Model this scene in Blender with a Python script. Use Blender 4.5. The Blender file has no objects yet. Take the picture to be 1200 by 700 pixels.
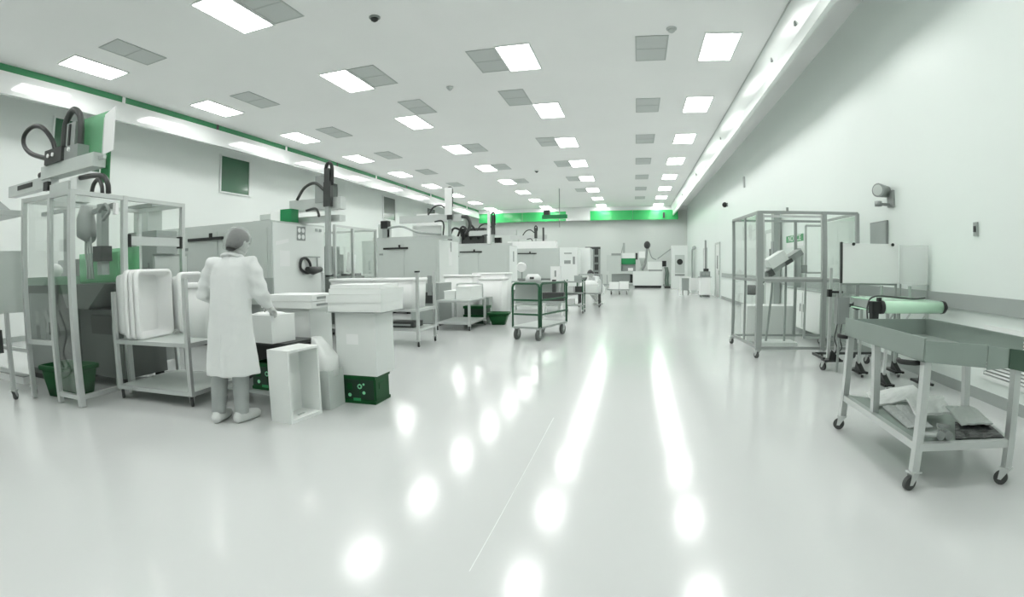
import bpy, bmesh, math, random
from mathutils import Vector, Matrix, Euler
random.seed(7)
SC = bpy.context.scene
COL = SC.collection
PI = math.pi

# ------------------------------------------------------------------ camera
cam_data = bpy.data.cameras.new('camera')
cam = bpy.data.objects.new('camera', cam_data)
COL.objects.link(cam)
SC.camera = cam
cam_data.type = 'PANO'                       # the photograph is from a wide, fisheye action lens
cam_data.panorama_type = 'FISHEYE_LENS_POLYNOMIAL'
cam_data.fisheye_fov = math.radians(170)
cam_data.fisheye_polynomial_k0 = 0.0
cam_data.fisheye_polynomial_k1 = -0.055912048
cam_data.fisheye_polynomial_k2 = -6.962658e-06
cam_data.fisheye_polynomial_k3 = 1.674131e-05
cam_data.fisheye_polynomial_k4 = -2.545922e-07
cam_data.sensor_width = 36.0
cam_data.sensor_height = 21.0
cam_data.sensor_fit = 'HORIZONTAL'
cam_data.clip_start = 0.02
cam_data.clip_end = 200
YAW, PITCH, ROLL, CAM_H = 0.2371, -0.0619, -0.0088, 1.29
_f = Vector((-math.sin(YAW)*math.cos(PITCH), math.cos(YAW)*math.cos(PITCH), math.sin(PITCH)))
_r = Vector((math.cos(YAW), math.sin(YAW), 0))
_u = _r.cross(_f)
_r2 = _r*math.cos(ROLL) + _u*math.sin(ROLL)
_u2 = -_r*math.sin(ROLL) + _u*math.cos(ROLL)
M3 = Matrix((_r2, _u2, -_f)).transposed()
cam.matrix_world = Matrix.Translation((0, 0, CAM_H)) @ M3.to_4x4()

# ------------------------------------------------------------------ world, exposure
world = bpy.data.worlds.new('world')
SC.world = world
world.use_nodes = True
world.node_tree.nodes['Background'].inputs[0].default_value = (0.8, 0.85, 0.82, 1)
world.node_tree.nodes['Background'].inputs[1].default_value = 0.3
SC.view_settings.view_transform = 'Standard'
SC.view_settings.look = 'None'
SC.view_settings.gamma = 1.0
SC.view_settings.use_curve_mapping = False
SC.view_settings.exposure = 0.0
LAMP = 17.6                                   # radiance of the ceiling lamps

# ------------------------------------------------------------------ materials
MATS = {}
def mat(name, col, rough=0.5, metal=0.0, noise=0.0, nscale=6.0, coat=0.0, spec=0.5, bump=0.0, bscale=40.0, coat_r=0.08):
    m = bpy.data.materials.new(name); m.use_nodes = True
    nt = m.node_tree; b = nt.nodes['Principled BSDF']
    b.inputs['Base Color'].default_value = (*col, 1)
    b.inputs['Roughness'].default_value = rough
    b.inputs['Metallic'].default_value = metal
    b.inputs['Coat Weight'].default_value = coat
    b.inputs['Coat Roughness'].default_value = coat_r
    b.inputs['Specular IOR Level'].default_value = spec
    tc = nt.nodes.new('ShaderNodeTexCoord')
    if noise > 0:
        n = nt.nodes.new('ShaderNodeTexNoise'); n.inputs['Scale'].default_value = nscale
        n.inputs['Detail'].default_value = 4
        nt.links.new(tc.outputs['Object'], n.inputs['Vector'])
        r = nt.nodes.new('ShaderNodeMapRange')
        r.inputs[3].default_value = 1 - noise; r.inputs[4].default_value = 1 + noise*0.5
        nt.links.new(n.outputs['Fac'], r.inputs[0])
        mx = nt.nodes.new('ShaderNodeMix'); mx.data_type = 'RGBA'; mx.blend_type = 'MULTIPLY'
        mx.inputs[0].default_value = 1
        mx.inputs[6].default_value = (*col, 1)
        nt.links.new(r.outputs[0], mx.inputs[7])
        nt.links.new(mx.outputs[2], b.inputs['Base Color'])
    if bump > 0:
        n2 = nt.nodes.new('ShaderNodeTexNoise'); n2.inputs['Scale'].default_value = bscale
        nt.links.new(tc.outputs['Object'], n2.inputs['Vector'])
        bp = nt.nodes.new('ShaderNodeBump'); bp.inputs['Strength'].default_value = bump
        bp.inputs['Distance'].default_value = 0.01
        nt.links.new(n2.outputs['Fac'], bp.inputs['Height'])
        nt.links.new(bp.outputs['Normal'], b.inputs['Normal'])
    MATS[name] = m
    return m
def glass(name, tint, refl=1.0, body=0.0, bodycol=(0.8, 0.85, 0.82)):
    """thin clear sheet: tinted see-through plus a fresnel mirror, and a little milky body"""
    m = bpy.data.materials.new(name); m.use_nodes = True
    nt = m.node_tree
    for n in list(nt.nodes): nt.nodes.remove(n)
    out = nt.nodes.new('ShaderNodeOutputMaterial')
    tr = nt.nodes.new('ShaderNodeBsdfTransparent'); tr.inputs[0].default_value = (*tint, 1)
    df = nt.nodes.new('ShaderNodeBsdfPrincipled'); df.inputs['Base Color'].default_value = (*bodycol, 1); df.inputs['Roughness'].default_value = 0.3
    m1 = nt.nodes.new('ShaderNodeMixShader'); m1.inputs[0].default_value = body
    nt.links.new(tr.outputs[0], m1.inputs[1]); nt.links.new(df.outputs[0], m1.inputs[2])
    gl = nt.nodes.new('ShaderNodeBsdfGlossy'); gl.inputs['Roughness'].default_value = 0.02
    fr = nt.nodes.new('ShaderNodeFresnel'); fr.inputs[0].default_value = 1.35
    mul = nt.nodes.new('ShaderNodeMath'); mul.operation = 'MULTIPLY'; mul.inputs[1].default_value = refl
    nt.links.new(fr.outputs[0], mul.inputs[0])
    m2 = nt.nodes.new('ShaderNodeMixShader')
    nt.links.new(mul.outputs[0], m2.inputs[0]); nt.links.new(m1.outputs[0], m2.inputs[1]); nt.links.new(gl.outputs[0], m2.inputs[2])
    nt.links.new(m2.outputs[0], out.inputs[0])
    MATS[name] = m
    return m
def emit(name, col, s):
    m = bpy.data.materials.new(name); m.use_nodes = True
    b = m.node_tree.nodes['Principled BSDF']
    b.inputs['Base Color'].default_value = (0.9, 0.9, 0.9, 1)
    b.inputs['Emission Color'].default_value = (*col, 1)
    b.inputs['Emission Strength'].default_value = s
    MATS[name] = m
    return m
mat('wall', (0.795, 0.84, 0.812), 0.38, noise=0.03, nscale=0.6)
mat('wall_mint', (0.80, 0.868, 0.828), 0.38, noise=0.03, nscale=0.6)
mat('valance_satin', (0.80, 0.845, 0.82), 0.30, coat=0.35, coat_r=0.22)
mat('wall_grey', (0.62, 0.66, 0.632), 0.4, noise=0.03, nscale=0.6)
mat('ceiling', (0.92, 0.925, 0.915), 0.6, noise=0.03, nscale=0.8)
mat('floor', (0.645, 0.67, 0.657), 0.145, noise=0.05, nscale=0.35, spec=0.6)
mat('valance', (0.80, 0.825, 0.81), 0.10, coat=1.0, spec=0.8)
mat('green_film', (0.06, 0.30, 0.13), 0.25, coat=0.5)
mat('green_bright', (0.04, 0.52, 0.14), 0.22, coat=0.6)
mat('rail', (0.36, 0.40, 0.38), 0.45, noise=0.05)
mat('seam', (0.50, 0.53, 0.51), 0.5)
mat('lamp_frame', (0.8, 0.83, 0.81), 0.4)
emit('lamp', (1.0, 1.0, 0.985), LAMP)
mat('vent', (0.57, 0.60, 0.585), 0.6, noise=0.05, nscale=30)
mat('vent_frame', (0.45, 0.48, 0.465), 0.5)
mat('alu', (0.60, 0.63, 0.615), 0.34, metal=0.55, noise=0.05, nscale=9)
mat('alu_dark', (0.38, 0.41, 0.395), 0.38, metal=0.5)
mat('steel', (0.36, 0.42, 0.385), 0.36, metal=0.6, noise=0.10, nscale=5)
mat('white_paint', (0.80, 0.84, 0.815), 0.35, noise=0.02)
mat('grey_paint', (0.56, 0.61, 0.58), 0.38, noise=0.03)
mat('mid_grey', (0.30, 0.33, 0.315), 0.45, noise=0.06)
mat('deep_grey', (0.13, 0.145, 0.137), 0.45, noise=0.08)
mat('dark_grey', (0.045, 0.05, 0.047), 0.45, noise=0.1)
mat('black', (0.012, 0.014, 0.013), 0.4)
mat('wheel_grey', (0.07, 0.075, 0.072), 0.5)
mat('rubber', (0.02, 0.022, 0.021), 0.6)
mat('plastic_white', (0.88, 0.90, 0.885), 0.32, noise=0.015)
mat('foam', (0.84, 0.875, 0.85), 0.55, noise=0.02)
mat('card', (0.76, 0.80, 0.775), 0.6, noise=0.03)
mat('paper', (0.88, 0.90, 0.89), 0.6)
mat('film_white', (0.82, 0.85, 0.83), 0.28, noise=0.06, nscale=14, bump=0.5, bscale=18)
mat('film_grey', (0.50, 0.53, 0.52), 0.30, noise=0.1, nscale=14, bump=0.5, bscale=18)
mat('film_black', (0.02, 0.022, 0.022), 0.3, bump=0.6, bscale=25)
mat('crate_green', (0.004, 0.075, 0.018), 0.45, noise=0.1, spec=0.25)
mat('crate_mark', (0.25, 0.70, 0.40), 0.4)
mat('crate_dark', (0.003, 0.03, 0.012), 0.45)
mat('cart_green', (0.010, 0.085, 0.035), 0.4)
mat('green_box', (0.01, 0.22, 0.07), 0.35)
mat('window_green', (0.055, 0.15, 0.085), 0.18, coat=0.5)
mat('window_grey', (0.16, 0.18, 0.17), 0.2, coat=0.5)
mat('roller', (0.56, 0.86, 0.64), 0.22, coat=0.5)
mat('sign_green', (0.03, 0.30, 0.10), 0.4)
mat('coat', (0.76, 0.79, 0.775), 0.75, noise=0.03, nscale=8, bump=0.25, bscale=30)
mat('trouser', (0.40, 0.43, 0.42), 0.8, noise=0.08, nscale=20)
mat('skin', (0.60, 0.62, 0.60), 0.5)
mat('hair', (0.05, 0.05, 0.05), 0.6, noise=0.4, nscale=40)
mat('shoe', (0.72, 0.75, 0.73), 0.7, noise=0.05, nscale=20)
glass('glass', (0.96, 0.975, 0.965), 0.25, 0.02)
glass('glass_green', (0.68, 0.94, 0.76), 0.4, 0.30, (0.46, 0.86, 0.58))
glass('glass_green_deep', (0.24, 0.62, 0.36), 0.5, 0.45, (0.14, 0.42, 0.22))
glass('hair_net', (0.9, 0.92, 0.91), 0.2, 0.22, (0.85, 0.88, 0.86))

# ------------------------------------------------------------------ mesh helpers
class MB:
    """collects boxes, bars, tubes and lofts in one bmesh"""
    def __init__(s, o=(0, 0, 0)):
        s.bm = bmesh.new(); s.o = Vector(o); s.smooth = False
    def _v(s, p): return s.bm.verts.new(Vector(p) - s.o)
    def _f(s, vs):
        try: return s.bm.faces.new(vs)
        except ValueError: return None
    def box(s, c, d, rz=0.0, R=None):
        c = Vector(c); R = R or Matrix.Rotation(rz, 3, 'Z')
        hx, hy, hz = d[0]/2, d[1]/2, d[2]/2
        v = [s._v(c + R @ Vector((x*hx, y*hy, z*hz))) for z in (-1, 1) for x, y in ((-1, -1), (1, -1), (1, 1), (-1, 1))]
        for a in ((3, 2, 1, 0), (4, 5, 6, 7), (0, 1, 5, 4), (1, 2, 6, 5), (2, 3, 7, 6), (3, 0, 4, 7)): s._f([v[i] for i in a])
        return s
    def bx(s, x0, x1, y0, y1, z0, z1):
        return s.box(((x0+x1)/2, (y0+y1)/2, (z0+z1)/2), (abs(x1-x0), abs(y1-y0), abs(z1-z0)))
    def bar(s, p0, p1, w=0.04, h=None):
        p0, p1 = Vector(p0), Vector(p1); d = p1-p0; L = d.length
        z = d.normalized(); up = Vector((0, 0, 1)) if abs(z.z) < 0.9 else Vector((0, 1, 0))
        x = up.cross(z).normalized(); y = z.cross(x)
        R = Matrix((x, y, z)).transposed()
        return s.box((p0+p1)/2, (w, h or w, L), R=R)
    def tube(s, pts, r, n=8, cap=True):
        pts = [Vector(p) for p in pts]; rs = r if isinstance(r, (list, tuple)) else [r]*len(pts)
        rings = []; prev = None
        for i, p in enumerate(pts):
            a = pts[max(i-1, 0)]; b = pts[min(i+1, len(pts)-1)]
            t = (b-a).normalized()
            if prev is None:
                ref = Vector((0, 0, 1)) if abs(t.z) < 0.9 else Vector((1, 0, 0))
                x = ref.cross(t).normalized()
            else:
                x = (prev - t*prev.dot(t)).normalized()
            prev = x; y = t.cross(x)
            rings.append([s._v(p + (x*math.cos(k*2*PI/n) + y*math.sin(k*2*PI/n))*rs[i]) for k in range(n)])
        for A, B in zip(rings, rings[1:]):
            for k in range(n):
                f = s._f([A[k], A[(k+1) % n], B[(k+1) % n], B[k]])
                if f: f.smooth = True
        if cap: s._f(rings[0][::-1]); s._f(rings[-1])
        return s
    def cyl(s, p0, p1, r, n=14): return s.tube([p0, p1], r, n)
    def loft(s, rings, cap=True, smooth=True):
        R = [[s._v(p) for p in ring] for ring in rings]; n = len(R[0])
        for A, B in zip(R, R[1:]):
            for k in range(n):
                f = s._f([A[k], A[(k+1) % n], B[(k+1) % n], B[k]])
                if f and smooth: f.smooth = True
        if cap: s._f(R[0][::-1]); s._f(R[-1])
        return s
    def ball(s, c, r, n=12, sc=(1, 1, 1)):
        rings = []
        for i in range(n//2+1):
            a = -PI/2 + PI*i/(n//2); a = max(min(a, PI/2-0.08), -PI/2+0.08)
            rings.append([(c[0]+math.cos(a)*math.cos(2*PI*k/n)*r*sc[0], c[1]+math.cos(a)*math.sin(2*PI*k/n)*r*sc[1], c[2]+math.sin(a)*r*sc[2]) for k in range(n)])
        return s.loft(rings)
    def quadprism(s, pts, t):
        """planar polygon pts with thickness t along its normal"""
        P = [Vector(p) for p in pts]; nrm = (P[1]-P[0]).cross(P[2]-P[0]).normalized()*t
        A = [s._v(p) for p in P]; B = [s._v(p+nrm) for p in P]; n = len(P)
        s._f(A[::-1]); s._f(B)
        for k in range(n): s._f([A[k], A[(k+1) % n], B[(k+1) % n], B[k]])
        return s
    def bevel(s, w, seg=1):
        es = [e for e in s.bm.edges if len(e.link_faces) == 2 and e.calc_face_angle(0) > 0.6]
        if es: bmesh.ops.bevel(s.bm, geom=es, offset=w, segments=seg, affect='EDGES', profile=0.5, clamp_overlap=True)
        return s
    def build(s, name, m, parent=None):
        bmesh.ops.recalc_face_normals(s.bm, faces=s.bm.faces)
        me = bpy.data.meshes.new(name); s.bm.to_mesh(me); s.bm.free()
        me.materials.append(MATS[m] if isinstance(m, str) else m)
        o = bpy.data.objects.new(name, me); COL.objects.link(o)
        if parent is not None: o.parent = parent
        return o
def thing(name, label, cat, loc=(0, 0, 0), rz=0.0, group=None):
    o = bpy.data.objects.new(name, None); COL.objects.link(o); o.empty_display_size = 0.1
    o.location = loc; o.rotation_euler = (0, 0, rz); o['label'] = label; o['category'] = cat
    if group: o['group'] = group
    return o
def tag(o, label, cat, group=None):
    o['label'] = label; o['category'] = cat
    if group: o['group'] = group
    return o
def struct(o): o['kind'] = 'structure'; return o
def stuff(o): o['kind'] = 'stuff'; return o
def lab(o, t): o['label'] = t; return o
def copy_tree(o, parent=None, loc=None, rz=None, label=None):
    c = o.copy(); COL.objects.link(c)
    if parent is not None: c.parent = parent
    if loc is not None: c.location = loc
    if rz is not None: c.rotation_euler = (0, 0, rz)
    if label: c['label'] = label
    for ch in [x for x in bpy.data.objects if x.parent == o]: copy_tree(ch, c)
    return c
def arc(pts, n=6):
    """smooth Catmull-Rom through points"""
    P = [Vector(p) for p in pts]; P = [2*P[0]-P[1]] + P + [2*P[-1]-P[-2]]; out = []
    for i in range(1, len(P)-2):
        for k in range(n):
            t = k/n; a, b, c, d = P[i-1], P[i], P[i+1], P[i+2]
            out.append(0.5*((2*b)+(-a+c)*t+(2*a-5*b+4*c-d)*t*t+(-a+3*b-3*c+d)*t**3))
    out.append(P[-2]); return out
def caster(parent, p, r=0.05, h=0.12, ang=0.5, wm='wheel_grey'):
    """swivel caster: fork (part) and wheel (sub-part), p on the floor"""
    x, y = p[0], p[1]; z = p[2] if len(p) > 2 else 0
    m = MB()
    m.box((x, y, z+h-0.006), (0.07, 0.07, 0.012), ang)
    for s in (-1, 1):
        dx, dy = -math.sin(ang)*0.022*s, math.cos(ang)*0.022*s
        m.quadprism([(x+dx-0.03*math.cos(ang), y+dy-0.03*math.sin(ang), z+h-0.01), (x+dx+0.03*math.cos(ang), y+dy+0.03*math.sin(ang), z+h-0.01),
                     (x+dx+0.035*math.cos(ang), y+dy+0.035*math.sin(ang), z+r*0.8), (x+dx+0.012*math.cos(ang), y+dy+0.012*math.sin(ang), z+r*0.8)], 0.004)
    f = m.build('caster', 'alu', parent)
    w = MB(); cx, cy = x+0.022*math.cos(ang), y+0.022*math.sin(ang)
    w.cyl((cx+math.sin(ang)*0.014, cy-math.cos(ang)*0.014, z+r), (cx-math.sin(ang)*0.014, cy+math.cos(ang)*0.014, z+r), r, 16)
    w.build('wheel', wm, f)
    return f
def ordn(i): return ['nearest', 'second', 'third', 'fourth', 'fifth', 'sixth', 'seventh', 'eighth', 'ninth', 'tenth'][i]

# ------------------------------------------------------------------ the room
CZ = 5.29; XR = 3.62; XL = -11.73; YN = -5.0; YF = 34.6
struct(MB().bx(XL-0.2, XR+0.2, YN-0.2, YF+0.2, -0.2, 0).build('floor', 'floor'))
struct(MB().bx(XL-0.2, XR+0.2, YN-0.2, YF+0.2, CZ, CZ+0.2).build('ceiling', 'ceiling'))
struct(MB().bx(XR, XR+0.2, YN, YF, 0, CZ).build('wall_right', 'wall_mint'))
struct(MB().bx(XL-0.2, XL, YN, YF, 0, CZ).build('wall_left', 'wall'))
struct(MB().bx(XL, XR, YF, YF+0.2, 0, CZ).build('wall_far', 'wall_grey'))
struct(MB().bx(XL, XR, YN-0.2, YN, 0, CZ).build('wall_near', 'wall'))
struct(MB().bx(XR-0.012, XR, YN, 21.1, 0.0, 0.11).build('baseboard_right', 'rail'))
struct(MB().bx(XL, XR, YF-0.012, YF, 0.0, 0.11).build('baseboard_far', 'rail'))
struct(MB().bx(XL, XL+0.012, YN, YF, 0.0, 0.11).build('baseboard_left', 'rail'))
struct(MB().bx(XR-0.045, XR, YN, 20.9, 0.87, 1.03).bevel(0.012).build('trim_1', 'rail'))     # bumper rail
# drop valance along the right wall: leaning glossy face with a lower lip
v = struct(MB().loft([[(2.52, y, CZ), (2.56, y, CZ), (2.72, y, 4.86), (2.68, y, 4.86)] for y in (YN, YF)], smooth=False).build('trim_2', 'valance_satin'))
MB().loft([[(2.655, y, 4.875), (2.72, y, 4.875), (2.72, y, 4.66), (2.64, y, 4.66)] for y in (YN, YF)], smooth=False).build('lip', 'valance_satin', v)
MB().bx(2.50, 2.522, YN, YF, CZ-0.012, CZ-0.001).build('edge_strip', 'seam', v)
for k, y in enumerate((7.6, 9.1, 15.0, 21.0, 27.0)):
    MB().bx(2.60, 2.645, y-0.03, y+0.03, 4.98, 5.05).build('clip', 'mid_grey', v)
# left valance: green strip on top, white face, lip
v = struct(MB().bx(-10.65, -10.60, YN, YF, 4.80, 5.15).build('trim_3', 'valance'))
for k in range(13):
    y0 = YN + k*3.05
    MB().bx(-10.64, -10.615, y0+0.03, min(y0+3.02, YF), 5.15, CZ).build('green_strip', 'green_film', v)
    MB().bx(-10.64, -10.60, y0-0.05, y0+0.03, 5.15, CZ).build('joint_clip', 'dark_grey' if k % 2 else 'plastic_white', v)
MB().bx(-10.66, -10.57, YN, YF, 4.71, 4.80).build('lip', 'valance', v)
# far valance: bright green panels with one white gap
v = struct(MB().bx(XL, XR, YF-0.42, YF-0.30, 5.02, CZ).build('trim_4', 'valance'))
for x0, x1, m in ((-10.6, -7.5, 'green_bright'), (-7.48, -4.47, 'green_bright'), (-4.45, -2.85, 'valance'), (-2.83, 0.0, 'green_bright'), (0.02, 3.0, 'green_bright')):
    o = MB().bx(x0, x1, YF-0.40, YF-0.36, 4.38, 5.02).build('panel', m, v)
MB().bx(1.98, 2.12, YF-0.5, YF-0.4, 4.5, 4.85).build('bracket', 'dark_grey', v)
# fine joint line in the floor
struct(MB().quadprism([(-0.645, 1.84, 0.0), (-0.641, 1.84, 0.0), (-0.651, 4.18, 0.0), (-0.655, 4.18, 0.0)], 0.001).build('trim_5', 'card'))

# ------------------------------------------------------------------ ceiling lamps and vents
LX = [1.67, -2.03, -5.74, -9.53]; LY0, LDY = 9.15, 3.472
RN = ['beside the right wall valance', 'right of the aisle centre', 'left of the aisle centre', 'beside the green-edged left valance']
l0 = None
def lamp(x, y, label):
    global l0
    if l0 is None:
        t = thing('ceiling_light', label, 'lamp', (x, y, CZ), 0, 'rectangular ceiling lamps')
        m = MB()
        for a in ((-0.33, -0.30, -0.63, 0.63), (0.30, 0.33, -0.63, 0.63), (-0.30, 0.30, -0.63, -0.60), (-0.30, 0.30, 0.60, 0.63)):
            m.bx(*a, -0.02, -0.001)
        m.build('frame', 'lamp_frame', t)
        MB().bx(-0.298, 0.298, -0.598, 0.598, -0.014, -0.004).build('diffuser', 'lamp', t)
        l0 = t; return t
    return copy_tree(l0, None, (x, y, CZ), 0, label)
for c in range(4):
    for i in range(-3, 8):
        seen0 = 0 if c < 2 else -1
        if i >= seen0:
            lb = f"{('nearest' if i == seen0 else ordn(i-seen0))} ceiling lamp from the camera in the row {RN[c]}"
        else:
            lb = f"{('first', 'second', 'third')[seen0-i-1]} lit ceiling lamp behind the camera in the row {RN[c]}"
        lamp(LX[c], LY0 + i*LDY, lb)
v0 = None
def vent(x, y, label):
    global v0
    if v0 is None:
        t = thing('ceiling_vent', label, 'vent', (x, y, CZ), 0, 'grey ceiling return vents')
        m = MB()
        for a in ((-0.29, -0.265, -0.56, 0.56), (0.265, 0.29, -0.56, 0.56), (-0.265, 0.265, -0.56, -0.535), (-0.265, 0.265, 0.535, 0.56), (-0.265, 0.265, -0.014, 0.014)):
            m.bx(*a, -0.012, -0.001)
        m.build('frame', 'vent_frame', t)
        for s in (-1, 1):
            MB().bx(-0.264, 0.264, 0.015 if s > 0 else -0.534, 0.534 if s > 0 else -0.015, -0.008, -0.001).build('panel', 'vent', t)
        v0 = t; return t
    return copy_tree(v0, None, (x, y, CZ), 0, label)
VENTS = {0.44: ([9.15, 12.6, 16.05, 19.5, 23.0, 26.5, 30.0], 'between the two right-hand lamp rows'),
         -2.63: ([9.15, 11.45, 15.9, 19.5, 23.0, 26.5], 'left of the lamp row right of aisle centre'),
         -5.1: ([5.72, 9.12, 11.4, 16.1, 19.5, 23.0], 'right of the lamp row left of aisle centre'),
         -8.3: ([5.72, 9.17, 12.6, 16.05, 19.5, 23.0], 'right of the left-wall lamp row')}
for x, (ys, w) in VENTS.items():
    for i, y in enumerate(ys):
        vent(x, y, f'{ordn(i)} grey vent from the camera {w}')
def ceiling_disc(x, y, r, m, label, name, cat):
    t = thing(name, label, cat, (x, y, CZ))
    MB().tube([(0, 0, -0.001), (0, 0, -0.02), (0, 0, -0.03)], [r, r, r*0.8], 18).build('base', 'mid_grey' if m == 'black' else 'vent', t)
    MB().tube([(0, 0, -0.03), (0, 0, -0.06), (0, 0, -0.085)], [r*0.75, r*0.6, r*0.2], 18).build('dome', m, t)
ceiling_disc(-3.83, 6.8, 0.09, 'black', 'small black dome on the ceiling near the nearest lamps', 'ceiling_camera', 'camera')
ceiling_disc(0.76, 8.34, 0.09, 'vent', 'grey disc sprinkler on the ceiling near the second right-hand lamps', 'sprinkler', 'sprinkler')
ceiling_disc(-3.86, 10.32, 0.08, 'vent', 'grey disc sprinkler on the ceiling between two central lamp rows', 'sprinkler', 'sprinkler')
ceiling_disc(-3.9, 20.7, 0.09, 'dark_grey', 'dark disc on the ceiling far down between central lamp rows', 'smoke_detector', 'detector')

# ------------------------------------------------------------------ windows in the left wall, doors in the right
for n, y in enumerate((6.1, 11.5, 16.8, 22.1, 27.5)):
    z0, z1 = 3.72, 4.80
    fr = MB()
    for a in ((y-0.04, y, z0-0.04, z1+0.04), (y+1.25, y+1.37, z0-0.04, z1+0.04), (y, y+1.25, z0-0.04, z0), (y, y+1.25, z1, z1+0.04)):
        fr.bx(XL, XL+0.06, *a)
    w = struct(fr.build(f'window_{n+1}', 'lamp_frame'))
    MB().bx(XL+0.002, XL+0.03, y, y+1.25, z0, z1).build('pane', 'window_green' if n < 2 else 'window_grey', w)
def wall_door(n, y0, y1, z1):
    fr = MB(); x = XR
    fr.bx(x-0.05, x-0.001, y0, y0+0.08, 0, z1).bx(x-0.05, x-0.001, y1-0.08, y1, 0, z1).bx(x-0.05, x-0.001, y0+0.08, y1-0.08, z1-0.08, z1)
    d = struct(fr.build(f'door_{n}', 'grey_paint'))
    p = MB().bx(x-0.03, x-0.001, y0+0.08, y1-0.08, 0.01, z1-0.08).build('leaf', 'white_paint', d)
    MB().bx(x-0.034, x-0.03, (y0+y1)/2-0.12, (y0+y1)/2+0.12, 1.2, 1.75).build('vision_panel', 'window_grey', p)
    MB().bx(x-0.06, x-0.03, y0+0.14, y0+0.18, 0.95, 1.12).build('handle', 'alu_dark', p)
wall_door(1, 21.4, 22.6, 2.3)
wall_door(2, 25.2, 26.4, 2.2)
wall_door(3, 12.9, 14.0, 2.25)

# ------------------------------------------------------------------ right wall fittings
t = thing('emergency_light', 'grey round emergency lamp on a bracket high on the right wall', 'lamp', (XR, 6.95, 2.32))
MB().bx(-0.03, -0.001, -0.09, 0.09, -0.2, 0.02).build('wall_plate', 'mid_grey', t)
MB().tube([(-0.03, 0.1, 0.02), (-0.16, 0.02, 0.02), (-0.22, -0.02, 0.02)], [0.08, 0.09, 0.095], 18).build('lamp_head', 'mid_grey', t)
MB().tube([(-0.222, -0.02, 0.02), (-0.226, -0.023, 0.02)], [0.075, 0.07], 18).build('lens', 'grey_paint', t)
MB().bar((-0.03, 0.02, -0.17), (-0.24, -0.02, -0.17), 0.035).tube([(-0.22, -0.02, -0.2), (-0.22, -0.02, -0.13)], 0.05, 12).build('bracket', 'mid_grey', t)
t = thing('wall_switch', 'small grey wall switch alone on the bare right wall', 'switch', (XR, 5.04, 1.70))
MB().bx(-0.02, -0.001, -0.035, 0.035, -0.07, 0.07).bevel(0.006).build('plate', 'rail', t)
MB().bx(-0.035, -0.02, -0.015, 0.015, -0.03, 0.03).build('toggle', 'dark_grey', t)
t = thing('wall_panel', 'dark grey rectangular panel on the right wall above the whiteboards', 'panel', (XR, 7.34, 1.77))
MB().bx(-0.03, -0.001, -0.27, 0.27, -0.18, 0.18).bevel(0.006).build('board', 'mid_grey', t)
MB().bx(-0.035, -0.03, -0.25, 0.25, -0.16, 0.16).build('face', 'rail', t)
t = thing('wall_grille', 'white louvred air grille low on the right wall behind the tray cart', 'vent', (XR, 4.28, 0.49))
m = MB()
for a in ((-0.55, -0.50, -0.26, 0.26), (0.50, 0.55, -0.26, 0.26), (-0.50, 0.50, -0.26, -0.22), (-0.50, 0.50, 0.22, 0.26)): m.bx(-0.03, -0.001, *a)
m.build('frame', 'white_paint', t)
for k in range(13):
    z = -0.2 + k*0.0335
    MB().box((-0.014, 0, z), (0.022, 1.0, 0.005), R=Matrix.Rotation(-0.7, 3, 'Y')).build('slat', 'white_paint', t)
MB().bx(-0.004, -0.001, -0.5, 0.5, -0.22, 0.22).build('backing', 'mid_grey', t)
t = thing('wall_camera', 'small black ball camera high on the right wall', 'camera', (XR, 19.7, 3.62))
MB().bx(-0.04, -0.001, -0.07, 0.07, -0.07, 0.07).build('mount', 'mid_grey', t)
MB().ball((-0.11, 0, 0), 0.1).build('lens_ball', 'black', t)
tag(MB().bx(XR-0.05, XR-0.001, 16.5, 16.62, 3.8, 4.15).bevel(0.008).build('wall_conduit_box', 'vent'), 'short upright grey conduit box high on the right wall', 'box')
t = thing('notice_sign', 'green and white NOTICE sign on the right wall behind the glazed enclosure', 'sign', (XR, 11.45, 1.87))
MB().bx(-0.015, -0.001, -0.62, 0.62, -0.14, 0.12).build('board', 'paper', t)
MB().bx(-0.02, -0.015, -0.62, 0.62, -0.03, 0.12).build('header', 'sign_green', t)
def lettering(text, size, parent, loc, rot, m, sx=1.0):
    cu = bpy.data.curves.new('lettering', 'FONT'); cu.body = text; cu.size = size; cu.align_x = 'CENTER'; cu.align_y = 'CENTER'; cu.extrude = 0.001
    fo = bpy.data.objects.new('tmp', cu); COL.objects.link(fo)
    me = bpy.data.meshes.new_from_object(fo.evaluated_get(bpy.context.evaluated_depsgraph_get()))
    bpy.data.objects.remove(fo); bpy.data.curves.remove(cu)
    me.materials.clear(); me.materials.append(MATS[m])
    o = bpy.data.objects.new('lettering', me); COL.objects.link(o); o.parent = parent
    o.location = loc; o.rotation_euler = rot; o.scale = (sx, 1, 1)
    return o
lettering('NOTICE', 0.17, t, (-0.022, 0, 0.045), (PI/2, 0, -PI/2), 'paper', 1.5)
tag(MB().bx(XR-0.12, XR-0.001, 13.0+1.2, 13.0+1.55, 0.115, 0.8).build('wall_box', 'rail'), 'small grey box low on the right wall past the enclosure', 'box')
t = thing('wall_column', 'grey upright cable duct on the right wall seen through the enclosure', 'duct', (XR, 12.6, 0))
MB().bx(-0.2, -0.05, -0.12, 0.12, 0.12, 2.6).bevel(0.01).build('duct', 'rail', t)
MB().bx(-0.22, -0.2, -0.1, 0.1, 1.1, 1.9).build('cover', 'mid_grey', t)
t = thing('wall_column', 'shorter grey upright duct under the NOTICE sign', 'duct', (XR, 11.0, 0))
MB().bx(-0.14, -0.05, -0.11, 0.11, 0.12, 1.68).bevel(0.01).build('duct', 'rail', t)
t = thing('wall_cabinet', 'low white wall cabinets behind the glazed enclosure', 'cabinet', (XR, 9.8, 0))
MB().bx(-0.35, -0.05, -1.0, 1.0, 0.12, 0.85).bevel(0.01).build('body', 'white_paint', t)
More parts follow.
